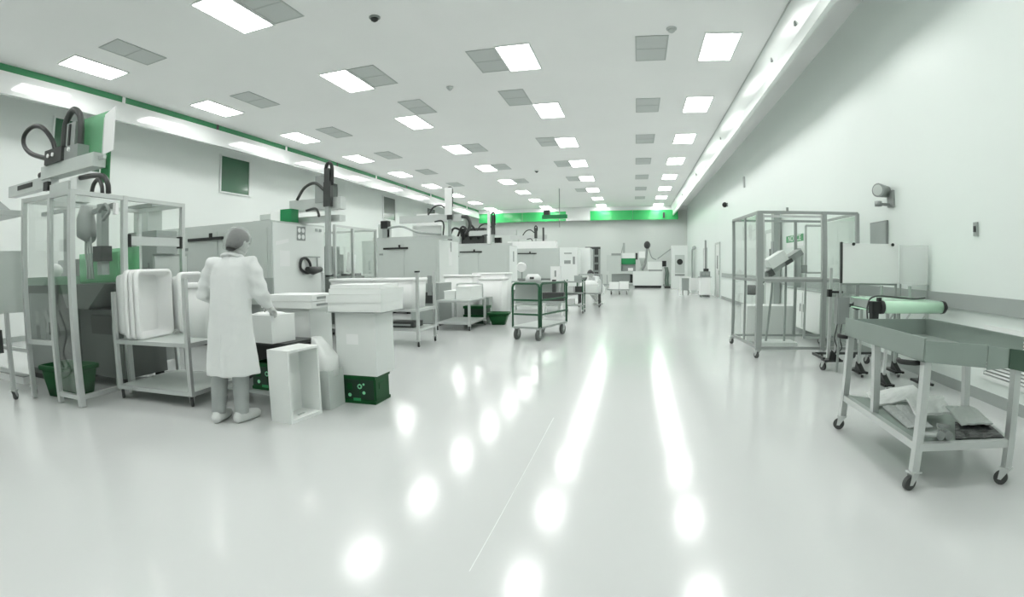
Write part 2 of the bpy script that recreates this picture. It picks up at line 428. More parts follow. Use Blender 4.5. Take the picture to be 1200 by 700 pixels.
for k in (-1, 1):
    d = MB().bx(-0.37, -0.35, k*0.5-0.47, k*0.5+0.47, 0.15, 0.82).build('door', 'plastic_white', t)
    MB().bx(-0.385, -0.37, k*0.5-0.4*k-0.01, k*0.5-0.4*k+0.01, 0.45, 0.6).build('handle', 'alu_dark', d)
MB().bx(-0.36, -0.05, -1.02, 1.02, 0.85, 0.868).build('top', 'rail', t)


# ------------------------------------------------------------------ foreground right: steel tray cart
t = thing('tray_cart', 'aluminium framed cart on casters with a deep grey steel tray top', 'cart', (2.05, 3.4, 0))
O = (2.05, 3.4, 0)
legs = {'a': ((1.71, 3.93), (1.73, 4.02)), 'b': ((1.70, 2.80), (1.72, 2.82)), 'c': ((2.34, 2.80), (2.37, 2.79)), 'd': ((2.49, 3.55), (2.555, 3.56)), 'e': ((1.71, 3.48), (1.75, 3.50)), }
for k, (a, b) in legs.items():
    zb = 0.29 if k == 'e' else 0.115
    MB(O).bar((a[0], a[1], 0.775), (b[0], b[1], zb), 0.048).bevel(0.006).build('leg', 'alu', t)
    if k != 'e': caster(t, (b[0]-2.05, b[1]-3.4), 0.044, 0.118, {'a': 2.6, 'b': 3.4, 'c': 2.2, 'd': 1.2}[k])
tr = MB(O)
tr.bx(1.66, 2.36, 2.77, 3.93, 0.775, 0.782)
tr.build('tray_floor', 'steel', t)
for nm, a in (('tray_side', (1.66, 1.668, 2.77, 3.93, 0.775, 0.895)), ('tray_side', (2.352, 2.36, 2.77, 3.93, 0.775, 0.90)), ('tray_side', (1.668, 2.352, 3.922, 3.93, 0.775, 0.90))):
    MB(O).bx(*a).build(nm, 'steel', t)
p = MB(O).quadprism([(1.668, 2.77, 0.775), (2.09, 2.77, 0.735), (2.09, 2.77, 0.868), (1.668, 2.77, 0.895)], 0.008).build('tray_front', 'steel', t)
MB(O).quadprism([(2.095, 2.765, 0.725), (2.25, 2.765, 0.73), (2.25, 2.765, 0.845), (2.095, 2.765, 0.862)], 0.008).build('tray_front', 'steel', t)
lab(MB(O).quadprism([(2.25, 2.76, 0.73), (2.42, 2.76, 0.70), (2.42, 2.76, 0.828), (2.25, 2.76, 0.845)], 0.01).build('chute_lip', mat('chute_green', (0.07, 0.12, 0.085), 0.4, metal=0.3), t), 'dark green lip on the tray')
for x in (1.667, 2.353): MB(O).bar((x, 3.93, 0.902), (x, 2.77, 0.902), 0.014).build('rim', 'steel', t)
for x, y in ((1.74, 3.99), (1.68, 2.90)):
    m = MB(O).tube(arc([(x-0.10, y+0.01, 0.765), (x-0.105, y-0.03, 0.762), (x-0.04, y-0.05, 0.757), (x+0.03, y-0.045, 0.755)]), 0.016, 8)
    lab(m.build('clamp', 'black', t), 'black rubber clamp pad')
sh = MB(O)
sh.bar((1.73, 3.98, 0.27), (1.715, 2.82, 0.27), 0.045).bar((2.53, 3.55, 0.27), (2.36, 2.80, 0.27), 0.045).bar((1.715, 2.81, 0.27), (2.365, 2.795, 0.27), 0.045).bar((1.73, 3.99, 0.27), (2.53, 3.55, 0.27), 0.045)
sh.build('shelf_frame', 'alu', t)
MB(O).loft([[(1.73, 2.82, z), (2.35, 2.81, z), (2.51, 3.54, z), (1.745, 3.98, z)] for z in (0.278, 0.286)], smooth=False).build('shelf', 'steel', t)
def crumple(name, pts, zs, th, m, label, seed=1, cat='sheet'):
    """folded sheet lying on the shelf: corner points, heights, some ripples"""
    rnd = random.Random(seed); N = 10; bm = MB((pts[0][0], pts[0][1], zs[0]))
    A, B, C_, D = [Vector((*p, z)) for p, z in zip(pts, zs)]
    g = []
    for i in range(N+1):
        row = []
        for j in range(N+1):
            u, v_ = i/N, j/N
            p = A*(1-u)*(1-v_)+B*u*(1-v_)+C_*u*v_+D*(1-u)*v_
            p.z += abs(math.sin(u*7+seed)*math.sin(v_*5+seed*2))*0.009*min(1, 4*u*(1-u)+0.2) + rnd.random()*0.004
            row.append(p)
        g.append(row)
    top = [[bm._v(p) for p in r] for r in g]; bot = [[bm._v(p-Vector((0, 0, th))) for p in r] for r in g]
    for i in range(N):
        for j in range(N):
            bm._f([top[i][j], top[i+1][j], top[i+1][j+1], top[i][j+1]]); bm._f([bot[i][j], bot[i][j+1], bot[i+1][j+1], bot[i+1][j]])
    for k in range(N):
        bm._f([top[k][0], bot[k][0], bot[k+1][0], top[k+1][0]]); bm._f([top[k+1][N], bot[k+1][N], bot[k][N], top[k][N]])
        bm._f([top[0][k+1], bot[0][k+1], bot[0][k], top[0][k]]); bm._f([top[N][k], bot[N][k], bot[N][k+1], top[N][k+1]])
    o = bm.build(name, m); o.location = (pts[0][0], pts[0][1], zs[0])
    return tag(o, label, cat)
crumple('white_film', [(1.82, 3.62), (2.22, 3.60), (2.28, 3.92), (1.88, 3.93)], [0.30, 0.36, 0.38, 0.32], 0.012, 'film_white', 'crumpled white plastic sheet at the far end of the tray cart shelf', 1)
crumple('white_folder', [(1.92, 3.22), (2.16, 3.18), (2.30, 3.50), (2.02, 3.56)], [0.34, 0.36, 0.39, 0.38], 0.018, 'film_white', 'white folded packet in the middle of the tray cart shelf', 2)
crumple('grey_film', [(1.80, 3.10), (1.96, 3.06), (2.04, 3.56), (1.86, 3.60)], [0.295, 0.305, 0.315, 0.30], 0.008, 'film_grey', 'thin grey plastic film lying flat on the tray cart shelf', 3)
crumple('grey_sheet', [(2.12, 2.98), (2.34, 2.95), (2.39, 3.25), (2.18, 3.28)], [0.34, 0.345, 0.375, 0.375], 0.012, 'grey_paint', 'grey sheet resting on the black sleeve at the shelf corner', 4)
crumple('black_sleeve', [(1.99, 2.84), (2.34, 2.82), (2.355, 3.02), (2.12, 3.06)], [0.295, 0.295, 0.325, 0.33], 0.006, 'film_black', 'folded black plastic sleeve on the near right corner of the shelf', 5)
t2 = thing('pipe_fitting', 'grey twin-ended pipe fitting lying beside the black sleeve', 'fitting', (1.86, 2.87, 0.287))
MB().tube([(-0.10, 0.06, 0.02), (-0.02, 0.02, 0.025), (0.04, 0, 0.03)], [0.018, 0.02, 0.026], 10).build('stem', 'alu', t2)
for s in (0, 1):
    MB().tube([(0.03+s*0.055, -0.025, 0.028), (0.03+s*0.055, 0.03, 0.028)], 0.027, 12).tube([(0.03+s*0.055, -0.027, 0.028), (0.03+s*0.055, -0.02, 0.028)], 0.015, 12).build('socket', 'mid_grey', t2)
MB().bar((0.04, 0.02, 0.04), (0.05, 0.02, 0.085), 0.02).bar((0.02, 0.02, 0.085), (0.1, 0.02, 0.075), 0.022).build('lever', 'mid_grey', t2)

# ------------------------------------------------------------------ belt conveyor with green roller, control stand and white boards
t = thing('belt_conveyor', 'small belt conveyor with pale green roller and black end caps', 'conveyor', (2.95, 5.8, 0)); O = (2.95, 5.8, 0)
r_ = MB(O).tube([(2.66, 5.30, 0.885), (3.36, 5.30, 0.885)], 0.066, 20); lab(r_.build('roller', 'roller', t), 'pale green roller')
MB(O).bx(2.66, 3.34, 5.32, 6.15, 0.935, 0.952).bx(2.66, 3.34, 5.36, 6.15, 0.82, 0.835).build('belt', 'roller', t)
MB(O).tube([(3.36, 5.30, 0.885), (3.40, 5.30, 0.885), (3.44, 5.30, 0.88)], [0.07, 0.066, 0.02], 16).build('end_cap', 'black', t)
m = MB(O).tube([(2.66, 5.30, 0.885), (2.62, 5.30, 0.885)], 0.07, 16).bx(2.52, 2.62, 5.26, 5.36, 0.82, 0.945).bx(2.53, 2.60, 5.27, 5.35, 0.70, 0.82).bx(2.59, 2.63, 5.28, 5.32, 0.94, 0.985)
lab(m.build('drive_motor', 'black', t), 'black drive motor')
MB(O).tube(arc([(2.50, 5.32, 0.72), (2.50, 5.34, 0.90), (2.62, 5.42, 0.99), (2.95, 5.42, 0.975), (3.10, 5.42, 0.965), (3.25, 5.45, 0.975)]), 0.009, 7).build('cable', 'dark_grey', t)
for x in (2.72, 3.28): MB(O).bx(x-0.02, x+0.02, 5.33, 6.15, 0.84, 0.93).build('side_rail', 'alu', t)
for x, y in ((2.78, 5.42), (3.26, 5.42), (2.78, 6.1), (3.26, 6.1)):
    MB(O).bar((x, y, 0.84), (x, y, 0.12), 0.03).build('leg', 'alu', t)
    MB(O).bx(x-0.06, x+0.06, y-0.16, y+0.16, 0.05, 0.075).quadprism([(x-0.03, y-0.15, 0.07), (x-0.03, y+0.04, 0.07), (x-0.03, y+0.02, 0.17)], 0.06).build('foot', 'black', t)
    caster(t, (x-O[0], y-O[1]-0.13), 0.024, 0.055, 1.2)
for k in range(3): MB(O).bar((2.84+k*0.2, 5.38, 0.83), (2.80+k*0.2, 5.5, 0.66), 0.014).build('brace', 'alu', t)
MB(O).bar((2.78, 5.42, 0.62), (3.26, 5.42, 0.62), 0.03).bar((2.78, 6.1, 0.62), (3.26, 6.1, 0.62), 0.03).bar((2.78, 5.42, 0.62), (2.78, 6.1, 0.62), 0.03).bar((3.26, 5.42, 0.62), (3.26, 6.1, 0.62), 0.03).build('cross_frame', 'alu', t)
for x in (2.86, 3.22): MB(O).bar((x, 5.75, 0.95), (x, 5.75, 1.09), 0.03).build('guide_post', 'rail', t)

t = thing('control_stand', 'aluminium stand on casters carrying a grey control box', 'stand', (2.55, 6.45, 0)); O = (2.55, 6.45, 0)
MB(O).bar((2.50, 6.42, 0.16), (2.50, 6.42, 1.28), 0.035).build('post', 'alu', t)
MB(O).bar((2.60, 6.42, 0.16), (2.60, 6.42, 0.98), 0.03).build('post', 'alu', t)
MB(O).bx(2.44, 2.68, 6.35, 6.50, 0.12, 0.145).bar((2.45, 6.42, 0.15), (2.45, 6.84, 0.15), 0.03).bar((2.45, 6.84, 0.15), (3.3, 6.84, 0.15), 0.03).build('base', 'dark_grey', t)
MB(O).quadprism([(2.49, 6.37, 0.145), (2.66, 6.37, 0.145), (2.52, 6.37, 0.27)], 0.02).build('gusset', 'black', t)
caster(t, (2.46-O[0], 6.43-O[1]), 0.05, 0.12, 1.9); caster(t, (3.25-O[0], 6.84-O[1]), 0.05, 0.135, 1.9)
cb = MB(O).bx(2.54, 2.70, 6.28, 6.39, 0.60, 0.93).bevel(0.01).build('control_box', 'mid_grey', t)
MB(O).bx(2.555, 2.685, 6.274, 6.28, 0.62, 0.91).build('cover', 'mid_grey', cb)
MB(O).tube([(2.75, 6.3, 0.83), (2.80, 6.3, 0.83), (2.84, 6.28, 0.83)], [0.035, 0.06, 0.05], 12).bx(2.69, 2.76, 6.28, 6.32, 0.81, 0.85).build('sensor_head', 'dark_grey', t)
MB(O).bx(2.46, 2.64, 6.36, 6.4, 0.975, 1.0).bx(2.44, 2.49, 6.34, 6.4, 0.93, 1.02).build('clamp', 'black', t)
for k in range(3): MB(O).tube(arc([(2.58+k*0.03, 6.36, 0.6), (2.55+k*0.035, 6.35, 0.42), (2.60+k*0.03, 6.38, 0.28), (2.56, 6.42, 0.2)]), 0.007, 6).build('cable', 'dark_grey', t)
t = thing('white_board', 'opaque white board with a black left edge held over the conveyor', 'board', (2.98, 6.30, 0.95)); O = (2.98, 6.30, 0.95)
MB(O).bx(2.60, 3.36, 6.29, 6.31, 1.10, 1.585).build('panel', 'plastic_white', t)
MB(O).bx(2.575, 2.60, 6.285, 6.315, 1.10, 1.60).build('edge_strip', 'dark_grey', t)
for x in (2.74, 3.27): MB(O).tube([(x, 6.285, 1.575), (x, 6.27, 1.575)], 0.02, 10).build('clip', 'black', t)
MB(O).bar((2.59, 6.32, 0.56), (2.59, 6.32, 1.58), 0.025).bar((3.34, 6.32, 0.56), (3.34, 6.32, 1.58), 0.025).bar((2.59, 6.32, 1.09), (3.34, 6.32, 1.09), 0.025).build('frame', 'rail', t)
for x in (2.59, 3.34): MB(O).bar((x, 6.32, 0.0), (x, 6.32, 0.56), 0.025).build('leg', 'rail', t)
t = thing('clear_board', 'milky translucent board standing between white board and right wall', 'board', (3.47, 6.1, 0.95)); O = (3.47, 6.1, 0.95)
glass('milky', (0.93, 0.95, 0.94), 0.6, 0.55, (0.82, 0.86, 0.84))
MB(O).quadprism([(3.37, 6.28, 1.10), (3.565, 5.93, 1.10), (3.565, 5.93, 1.56), (3.37, 6.28, 1.575)], 0.008).build('panel', 'milky', t)
for x, y, h in ((3.39, 6.29, 1.56), (3.585, 5.95, 1.1)): MB(O).bar((x, y, 0.0), (x, y, h), 0.02).build('post', 'rail', t)

# ------------------------------------------------------------------ glazed enclosure on the right
t = thing('glazed_enclosure', 'tall aluminium framed glass guard enclosure on casters by right wall', 'enclosure', (2.5, 7.95, 0)); O = (2.5, 7.95, 0)
Xa, Xb, Xc, Ya, Yb = 1.79, 2.74, 3.24, 7.29, 8.68
zt, zm, zb_ = 2.05, 1.10, 0.15
posts = [(Xa, Ya, 0.085), (Xb, Ya, 0.06), (Xc, Ya, 0.05), (Xa-0.1, Yb, 0.045), (Xa-0.05, 8.0, 0.03), (2.75, Yb, 0.045), (Xc, Yb, 0.045)]
for x, y, w in posts: MB(O).bar((x, y, zb_-0.02), (x, y, zt), w).bevel(0.005).build('post', 'alu_dark', t)
def rails(pa, pb, zs, w=0.04):
    for z in zs: MB(O).bar((pa[0], pa[1], z), (pb[0], pb[1], z), w).build('rail', 'alu_dark', t)
rails((Xa, Ya), (Xc, Ya), (zt,)); rails((Xa, Ya), (Xb, Ya), (zm, zb_)); rails((Xb, Ya), (Xc, Ya), (zm, zb_))
rails((Xa, Ya), (Xa-0.1, Yb), (zt, zm, zb_)); rails((Xa-0.1, Yb), (Xc, Yb), (zt, zb_), 0.035); rails((Xc, Ya), (Xc, Yb), (zt, zm, zb_), 0.035)
MB(O).bx(2.69, 2.715, Ya-0.015, Ya+0.015, zm+0.03, zt-0.03).bx(1.835, 1.86, Ya-0.015, Ya+0.015, zm+0.03, zt-0.03).bx(1.86, 2.69, Ya-0.015, Ya+0.015, zt-0.07, zt-0.04).bx(1.86, 2.69, Ya-0.015, Ya+0.015, zm+0.02, zm+0.05).build('door_frame', 'alu', t)
for a in ((1.86, 2.69, zm+0.05, zt-0.07), (1.83, 2.71, zb_+0.03, zm-0.03), (2.77, 3.22, zm+0.03, zt-0.03), (2.77, 3.22, zb_+0.03, zm-0.03)):
    MB(O).bx(a[0], a[1], Ya-0.003, Ya+0.003, a[2], a[3]).build('pane', 'glass', t)
for y0, y1 in ((Ya+0.03, 7.98), (8.02, Yb-0.02)):
    for z0, z1 in ((zb_+0.03, zm-0.03), (zm+0.03, zt-0.03)):
        f0, f1 = (y0-Ya)/(Yb-Ya), (y1-Ya)/(Yb-Ya)
        MB(O).quadprism([(Xa-0.1*f0, y0, z0), (Xa-0.1*f1, y1, z0), (Xa-0.1*f1, y1, z1), (Xa-0.1*f0, y0, z1)], 0.006).build('pane', 'glass', t)
for z0, z1 in ((zb_+0.03, zm-0.03), (zm+0.03, zt-0.03)): MB(O).bx(Xc-0.003, Xc+0.003, Ya+0.03, Yb-0.03, z0, z1).build('pane', 'glass', t)
for x, y, a in ((Xa, Ya, 2.0), (Xb, Ya, 2.3), (Xc, Ya, 2.0), (Xa-0.1, Yb, 2.0), (Xc, Yb, 2.0)): caster(t, (x-O[0], y-O[1]), 0.045, 0.125, a)
MB(O).bx(2.18, 2.21, 7.275, 7.30, zt+0.02, zt+0.07).build('switch', 'mid_grey', t)
MB(O).bx(2.60, 2.69, 7.9, 7.93, 1.2, 1.32).build('latch_box', 'mid_grey', t)
# inner doorway frame standing further in
MB(O).bar((2.80, 8.3, 0.15), (2.80, 8.3, 1.95), 0.03).bar((3.12, 8.3, 0.15), (3.12, 8.3, 1.95), 0.03).bar((2.80, 8.3, 1.95), (3.12, 8.3, 1.95), 0.03).bar((2.80, 8.3, 1.2), (3.12, 8.3, 1.2), 0.03).bar((2.80, 8.3, 0.16), (3.12, 8.3, 0.16), 0.03).build('inner_frame', 'alu', t)
t = thing('tilted_conveyor', 'grey inclined conveyor arm carrying a white sheet inside the glazed enclosure', 'conveyor', (2.25, 8.2, 0)); O = (2.25, 8.2, 0)
R_ = Matrix.Rotation(-0.55, 3, 'Y')
MB(O).box((2.32, 8.15, 1.33), (0.75, 0.34, 0.09), R=R_).build('arm', 'mid_grey', t)
MB(O).box((2.12, 8.05, 1.20), (0.08, 0.36, 0.1), R=R_).box((2.42, 8.0, 1.37), (0.12, 0.1, 0.06), R=R_).build('end_clamp', 'dark_grey', t)
MB(O).box((2.25, 8.12, 1.40), (0.30, 0.30, 0.16), R=R_).build('white_block', 'plastic_white', t)
MB(O).bar((2.24, 8.2, 1.2), (2.14, 8.2, 0.12), 0.03).bar((2.44, 8.2, 1.35), (2.44, 8.2, 0.12), 0.03).build('leg', 'rail', t)
MB(O).bx(2.0, 2.6, 8.0, 8.4, 0.0, 0.12).build('base', 'white_paint', t)
MB(O).tube([(1.85, 8.35, 0.92), (2.02, 8.32, 0.92)], 0.08, 12).bar((1.98, 8.32, 0.92), (2.22, 8.25, 1.18), 0.03).build('drive_motor', 'black', t)
tag(MB().bx(1.98, 2.85, 8.92, 9.4, 0.005, 0.62).bevel(0.02).build('white_crate', 'plastic_white'), 'low white plastic box standing behind the glazed enclosure', 'box')

# ------------------------------------------------------------------ people
def voxel(mb, vox, smooth=6, it=0.5):
    """fuse the collected solids into one continuous skin"""
    bmesh.ops.recalc_face_normals(mb.bm, faces=mb.bm.faces)
    me = bpy.data.meshes.new('tmp'); mb.bm.to_mesh(me); mb.bm.free()
    o = bpy.data.objects.new('tmp', me); COL.objects.link(o)
    m = o.modifiers.new('r', 'REMESH'); m.mode = 'VOXEL'; m.voxel_size = vox
    s = o.modifiers.new('s', 'SMOOTH'); s.iterations = smooth; s.factor = it
    dg = bpy.context.evaluated_depsgraph_get()
    me2 = bpy.data.meshes.new_from_object(o.evaluated_get(dg))
    bpy.data.objects.remove(o); bpy.data.meshes.remove(me)
    for p in me2.polygons: p.use_smooth = True
    return me2
def mobj(name, me, m, parent=None):
    me.materials.clear(); me.materials.append(MATS[m]); me.name = name
    o = bpy.data.objects.new(name, me); COL.objects.link(o)
    if parent is not None: o.parent = parent
    return o
def ell(c, a, b, n=20, tx=0.0, f=None):
    return [(c[0]+a*math.cos(2*PI*k/n)*(1+(f(2*PI*k/n) if f else 0)), c[1]+b*math.sin(2*PI*k/n)*(1+(f(2*PI*k/n) if f else 0)), c[2]+tx*math.sin(2*PI*k/n)) for k in range(n)]
def hand(mb, w, d, side, thumb):
    """w wrist, d unit direction of the palm; fingers curl down"""
    d = Vector(d).normalized(); w = Vector(w); up = Vector((0, 0, 1)); s = d.cross(up).normalized()
    nrm = s.cross(d).normalized()
    c = w + d*0.05
    mb.tube([w-d*0.02, w+d*0.02, w+d*0.06, w+d*0.09], [0.026, 0.03, 0.036, 0.034], 10)
    mb.tube([c-s*0.026, c+s*0.026], 0.022, 8)
    for k, (off, L) in enumerate(((-0.032, 0.068), (-0.011, 0.080), (0.011, 0.075), (0.032, 0.058))):
        b = w + d*0.088 + s*off
        mb.tube([b-d*0.02, b, b+d*L*0.45-nrm*0.006, b+d*L*0.8-nrm*0.03, b+d*L*0.95-nrm*0.055], [0.010, 0.0105, 0.010, 0.009, 0.0075], 8)
    b = w + d*0.03 + s*0.03*thumb
    mb.tube([b-s*0.01*thumb, b+s*0.02*thumb+d*0.02-nrm*0.01, b+s*0.03*thumb+d*0.05-nrm*0.03], [0.014, 0.012, 0.0085], 8)
def person(label, loc, rz, P, vox=0.008):
    t = thing('person', label, 'person', loc, rz)
    hip, chest, neck, head = [Vector(P[k]) for k in ('hip', 'chest', 'neck', 'head')]
    b = MB()
    # trunk, neck, skull with face
    b.loft([ell(hip+Vector((0, 0, -0.06)), 0.15, 0.10), ell(hip, 0.165, 0.115), ell(hip.lerp(chest, 0.4), 0.14, 0.10), ell(chest, 0.165, 0.11), ell(chest.lerp(neck, 0.7), 0.13, 0.085), ell(neck, 0.06, 0.06)])
    b.tube([neck+Vector((0, 0, -0.04)), neck.lerp(head, 0.6)], [0.058, 0.054], 12)
    hd = Vector(P.get('look', (0, 1, 0))).normalized()      # where the face points
    hr = hd.cross(Vector((0, 0, 1))).normalized(); hu = hr.cross(hd).normalized()
    def hp(x, y, z): return head + hr*x + hd*y + hu*z
    def hring(y0, z, a, bb): return [tuple(hp(a*math.cos(2*PI*k/20), y0+bb*math.sin(2*PI*k/20), z)) for k in range(20)]
    b.loft([hring(0.035, -0.115, 0.030, 0.035), hring(0.022, -0.09, 0.052, 0.066), hring(0.01, -0.05, 0.066, 0.085), hring(0, 0, 0.074, 0.095), hring(-0.006, 0.05, 0.073, 0.096), hring(-0.008, 0.085, 0.058, 0.078), hring(-0.008, 0.108, 0.028, 0.04)])
    b.loft([[tuple(hp(x, 0.085, z)) for x, z in ((-0.010, 0.012), (0.010, 0.012), (0.016, -0.03), (-0.016, -0.03))], [tuple(hp(x, 0.122, z)) for x, z in ((-0.004, -0.012), (0.004, -0.012), (0.009, -0.026), (-0.009, -0.026))]])
    b.tube([hp(-0.022, 0.088, -0.058), hp(0, 0.098, -0.056), hp(0.022, 0.088, -0.058)], 0.008, 8)
    for s in (-1, 1):
        b.tube([hp(s*0.072, 0.0, 0.02), hp(s*0.082, -0.008, 0.0), hp(s*0.074, 0.004, -0.028)], [0.012, 0.014, 0.008], 8)
    # limbs
    for s, k in ((-1, 'l'), (1, 'r')):
        sh, el, wr = [Vector(P[k+n]) for n in ('_sh', '_el', '_wr')]
        b.tube([chest.lerp(neck, 0.55), sh, sh.lerp(el, 0.5), el], [0.06, 0.056, 0.05, 0.042], 12)
        b.tube([el, el.lerp(wr, 0.35), wr], [0.043, 0.042, 0.028], 12)
        hand(b, wr, P[k+'_hd'], s, -s)
        hp_, kn, an = [Vector(P[k+n]) for n in ('_hip', '_kn', '_an')]
        b.tube([hp_, hp_.lerp(kn, 0.5), kn], [0.085, 0.07, 0.054], 14)
        b.tube([kn, kn.lerp(an, 0.35), an], [0.054, 0.055, 0.038], 14)
        fd = Vector(P.get(k+'_ft', (0, 1, 0))).normalized()
        b.tube([an-fd*0.05+Vector((0, 0, -0.035)), an+fd*0.05+Vector((0, 0, -0.035)), an+fd*0.16+Vector((0, 0, -0.05))], [0.034, 0.036, 0.024], 12)
    body = mobj('body', voxel(b, vox, 4), 'skin', t)
    return t, body, hp
def eyes_and_hair(t, hp, hair, net):
    for s in (-1, 1):
        lab(MB().ball(tuple(hp(s*0.031, 0.083, 0.006)), 0.0125, 10).build('eye', 'paper', t), 'eye')
        MB().ball(tuple(hp(s*0.031, 0.092, 0.006)), 0.0062, 8).build('iris', 'black', t)
    MB().tube([hp(-0.02, 0.092, -0.058), hp(-0.008, 0.103, -0.055), hp(0.008, 0.103, -0.055), hp(0.02, 0.092, -0.058)], 0.0055, 8).build('mouth', 'rail', t)
    for s in (-1, 1): MB().tube([hp(s*0.016, 0.093, 0.027), hp(s*0.032, 0.09, 0.032), hp(s*0.048, 0.078, 0.027)], 0.0035, 6).build('eyebrow', 'hair', t)
    h = MB()
    h.loft([[tuple(hp(a*math.cos(2*PI*k/20), y0+bb*math.sin(2*PI*k/20), z)) for k in range(20)] for z, a, bb, y0 in ((-0.085, 0.04, 0.03, -0.075), (-0.05, 0.072, 0.052, -0.055), (-0.01, 0.084, 0.08, -0.035), (0.035, 0.085, 0.098, -0.016), (0.075, 0.077, 0.096, -0.012), (0.105, 0.055, 0.07, -0.012), (0.124, 0.02, 0.03, -0.012))])
    lab(h.build('hair', 'hair', t), 'dark hair')
    if net:
        n_ = MB()
        def pf(a, k): return 1 + 0.03*math.sin(9*a+k)
        n_.loft([[tuple(hp(a*math.cos(q)*pf(q, i), y0+bb*math.sin(q)*pf(q, i), z)) for q in [2*PI*k/28 for k in range(28)]] for i, (z, a, bb, y0) in enumerate(((-0.07, 0.088, 0.09, -0.04), (-0.075, 0.098, 0.10, -0.036), (-0.03, 0.106, 0.118, -0.026), (0.03, 0.109, 0.124, -0.018), (0.08, 0.100, 0.115, -0.014), (0.118, 0.07, 0.085, -0.012), (0.138, 0.025, 0.03, -0.012)))], cap=True)
        lab(n_.build('hair_net', 'hair_net', t), 'sheer white hair net')

# the worker in the white coat, seen from behind, reaching down to the right
A0 = (-3.30, 3.24, 0.0)
P1_ = dict(hip=(0.05, 0.03, 0.92), chest=(0.07, 0.05, 1.24), neck=(0.085, 0.075, 1.415), head=(0.118, 0.105, 1.53), look=(0.22, 0.92, -0.34),
           l_sh=(-0.115, 0.05, 1.355), l_el=(-0.235, 0.06, 1.10), l_wr=(-0.10, 0.28, 1.00), l_hd=(0.5, 0.85, -0.2),
           r_sh=(0.265, 0.075, 1.350), r_el=(0.325, 0.10, 1.115), r_wr=(0.262, 0.315, 0.985), r_hd=(-0.05, 0.85, -0.5),
           l_hip=(-0.04, 0.03, 0.88), l_kn=(-0.085, 0.035, 0.48), l_an=(-0.10, -0.02, 0.075), l_ft=(-0.15, 1, 0),
           r_hip=(0.13, 0.03, 0.88), r_kn=(0.115, 0.06, 0.48), r_an=(0.105, 0.04, 0.075), r_ft=(0.25, 1, 0))
wk, body, hp = person('person in white coat and hair net standing, back turned, reaching for a box', A0, 0.15, P1_)
eyes_and_hair(wk, hp, True, True)
c = MB()
def fold(a): return 0.035*math.sin(5*a+0.6) + 0.025*math.sin(8*a)
def fold2(a): return 0.012*math.sin(5*a+0.6)
V = Vector
c.loft([ell((0.055, 0.03, 0.425), 0.245, 0.195, 40, 0, fold), ell((0.055, 0.03, 0.60), 0.228, 0.178, 40, 0, fold), ell((0.055, 0.03, 0.80), 0.208, 0.16, 40, 0, fold2),
        ell((0.06, 0.035, 0.98), 0.195, 0.148, 40, 0, fold2), ell((0.065, 0.045, 1.12), 0.192, 0.142, 40, 0, fold2), ell((0.072, 0.055, 1.25), 0.198, 0.138, 40), ell((0.078, 0.06, 1.34), 0.19, 0.118, 40), ell((0.082, 0.068, 1.40), 0.115, 0.088, 40), ell((0.086, 0.075, 1.445), 0.075, 0.075, 40)])
for k in ('l', 'r'):
    sh, el, wr = [V(P1_[k+n]) for n in ('_sh', '_el', '_wr')]
    mid = V((0.08, 0.06, 1.33))
    c.tube([mid.lerp(sh, 0.55), sh, sh.lerp(el, 0.3), sh.lerp(el, 0.62), el, el.lerp(wr, 0.3), el.lerp(wr, 0.65), wr.lerp(el, 0.04)], [0.075, 0.080, 0.079, 0.074, 0.075, 0.066, 0.056, 0.046], 16)
coat_me = voxel(c, 0.011, 5)
for v in coat_me.vertices:                     # creases in the sleeves and skirt
    p = v.co; n = v.normal
    w = 0.004*math.sin(p.z*58 + p.x*22) * (1 if abs(p.x-0.075) > 0.19 and p.z > 0.95 else 0.15) + 0.003*math.sin(p.x*34+p.y*21+p.z*3)
    v.co = p + n*w
mobj('lab_coat', coat_me, 'coat', wk)
cl = MB().tube(arc([(0.02, 0.02, 1.42), (0.02, 0.0, 1.43), (0.085, -0.012, 1.44), (0.155, 0.01, 1.43), (0.165, 0.09, 1.41)]), 0.016, 8)
cl.build('collar', 'coat', wk)
MB().quadprism([(0.075, -0.152, 0.45), (0.068, -0.15, 0.45), (0.066, -0.125, 0.78), (0.073, -0.125, 0.78)], -0.012).build('back_vent', 'coat', wk)
tr_ = MB()
for k in ('l', 'r'):
    h_, kn, an = [V(P1_[k+n]) for n in ('_hip', '_kn', '_an')]
    tr_.tube([h_.lerp(kn, 0.5), kn, kn.lerp(an, 0.5), an+V((0, 0, 0.0))], [0.088, 0.080, 0.072, 0.062], 18)
lab(mobj('trousers', voxel(tr_, 0.01, 3), 'trouser', wk), 'grey trousers')
for k in ('l', 'r'):
    an = V(P1_[k+'_an']); fd = V(P1_[k+'_ft']).normalized(); z = V((0, 0, -1))
    s = MB().tube([an-fd*0.085+z*0.02, an-fd*0.07+z*0.03, an+fd*0.02+z*0.024, an+fd*0.12+z*0.030, an+fd*0.19+z*0.036, an+fd*0.21+z*0.038], [0.020, 0.046, 0.055, 0.049, 0.040, 0.018], 16)
    s.tube([an+V((0, 0, -0.03)), an+V((0, 0, 0.03))], [0.05, 0.062], 14)
    me = voxel(s, 0.009, 4)
    for v in me.vertices: v.co.z = max(v.co.z, 0.001)
    lab(mobj('shoe_cover', me, 'shoe', wk), 'white shoe cover')

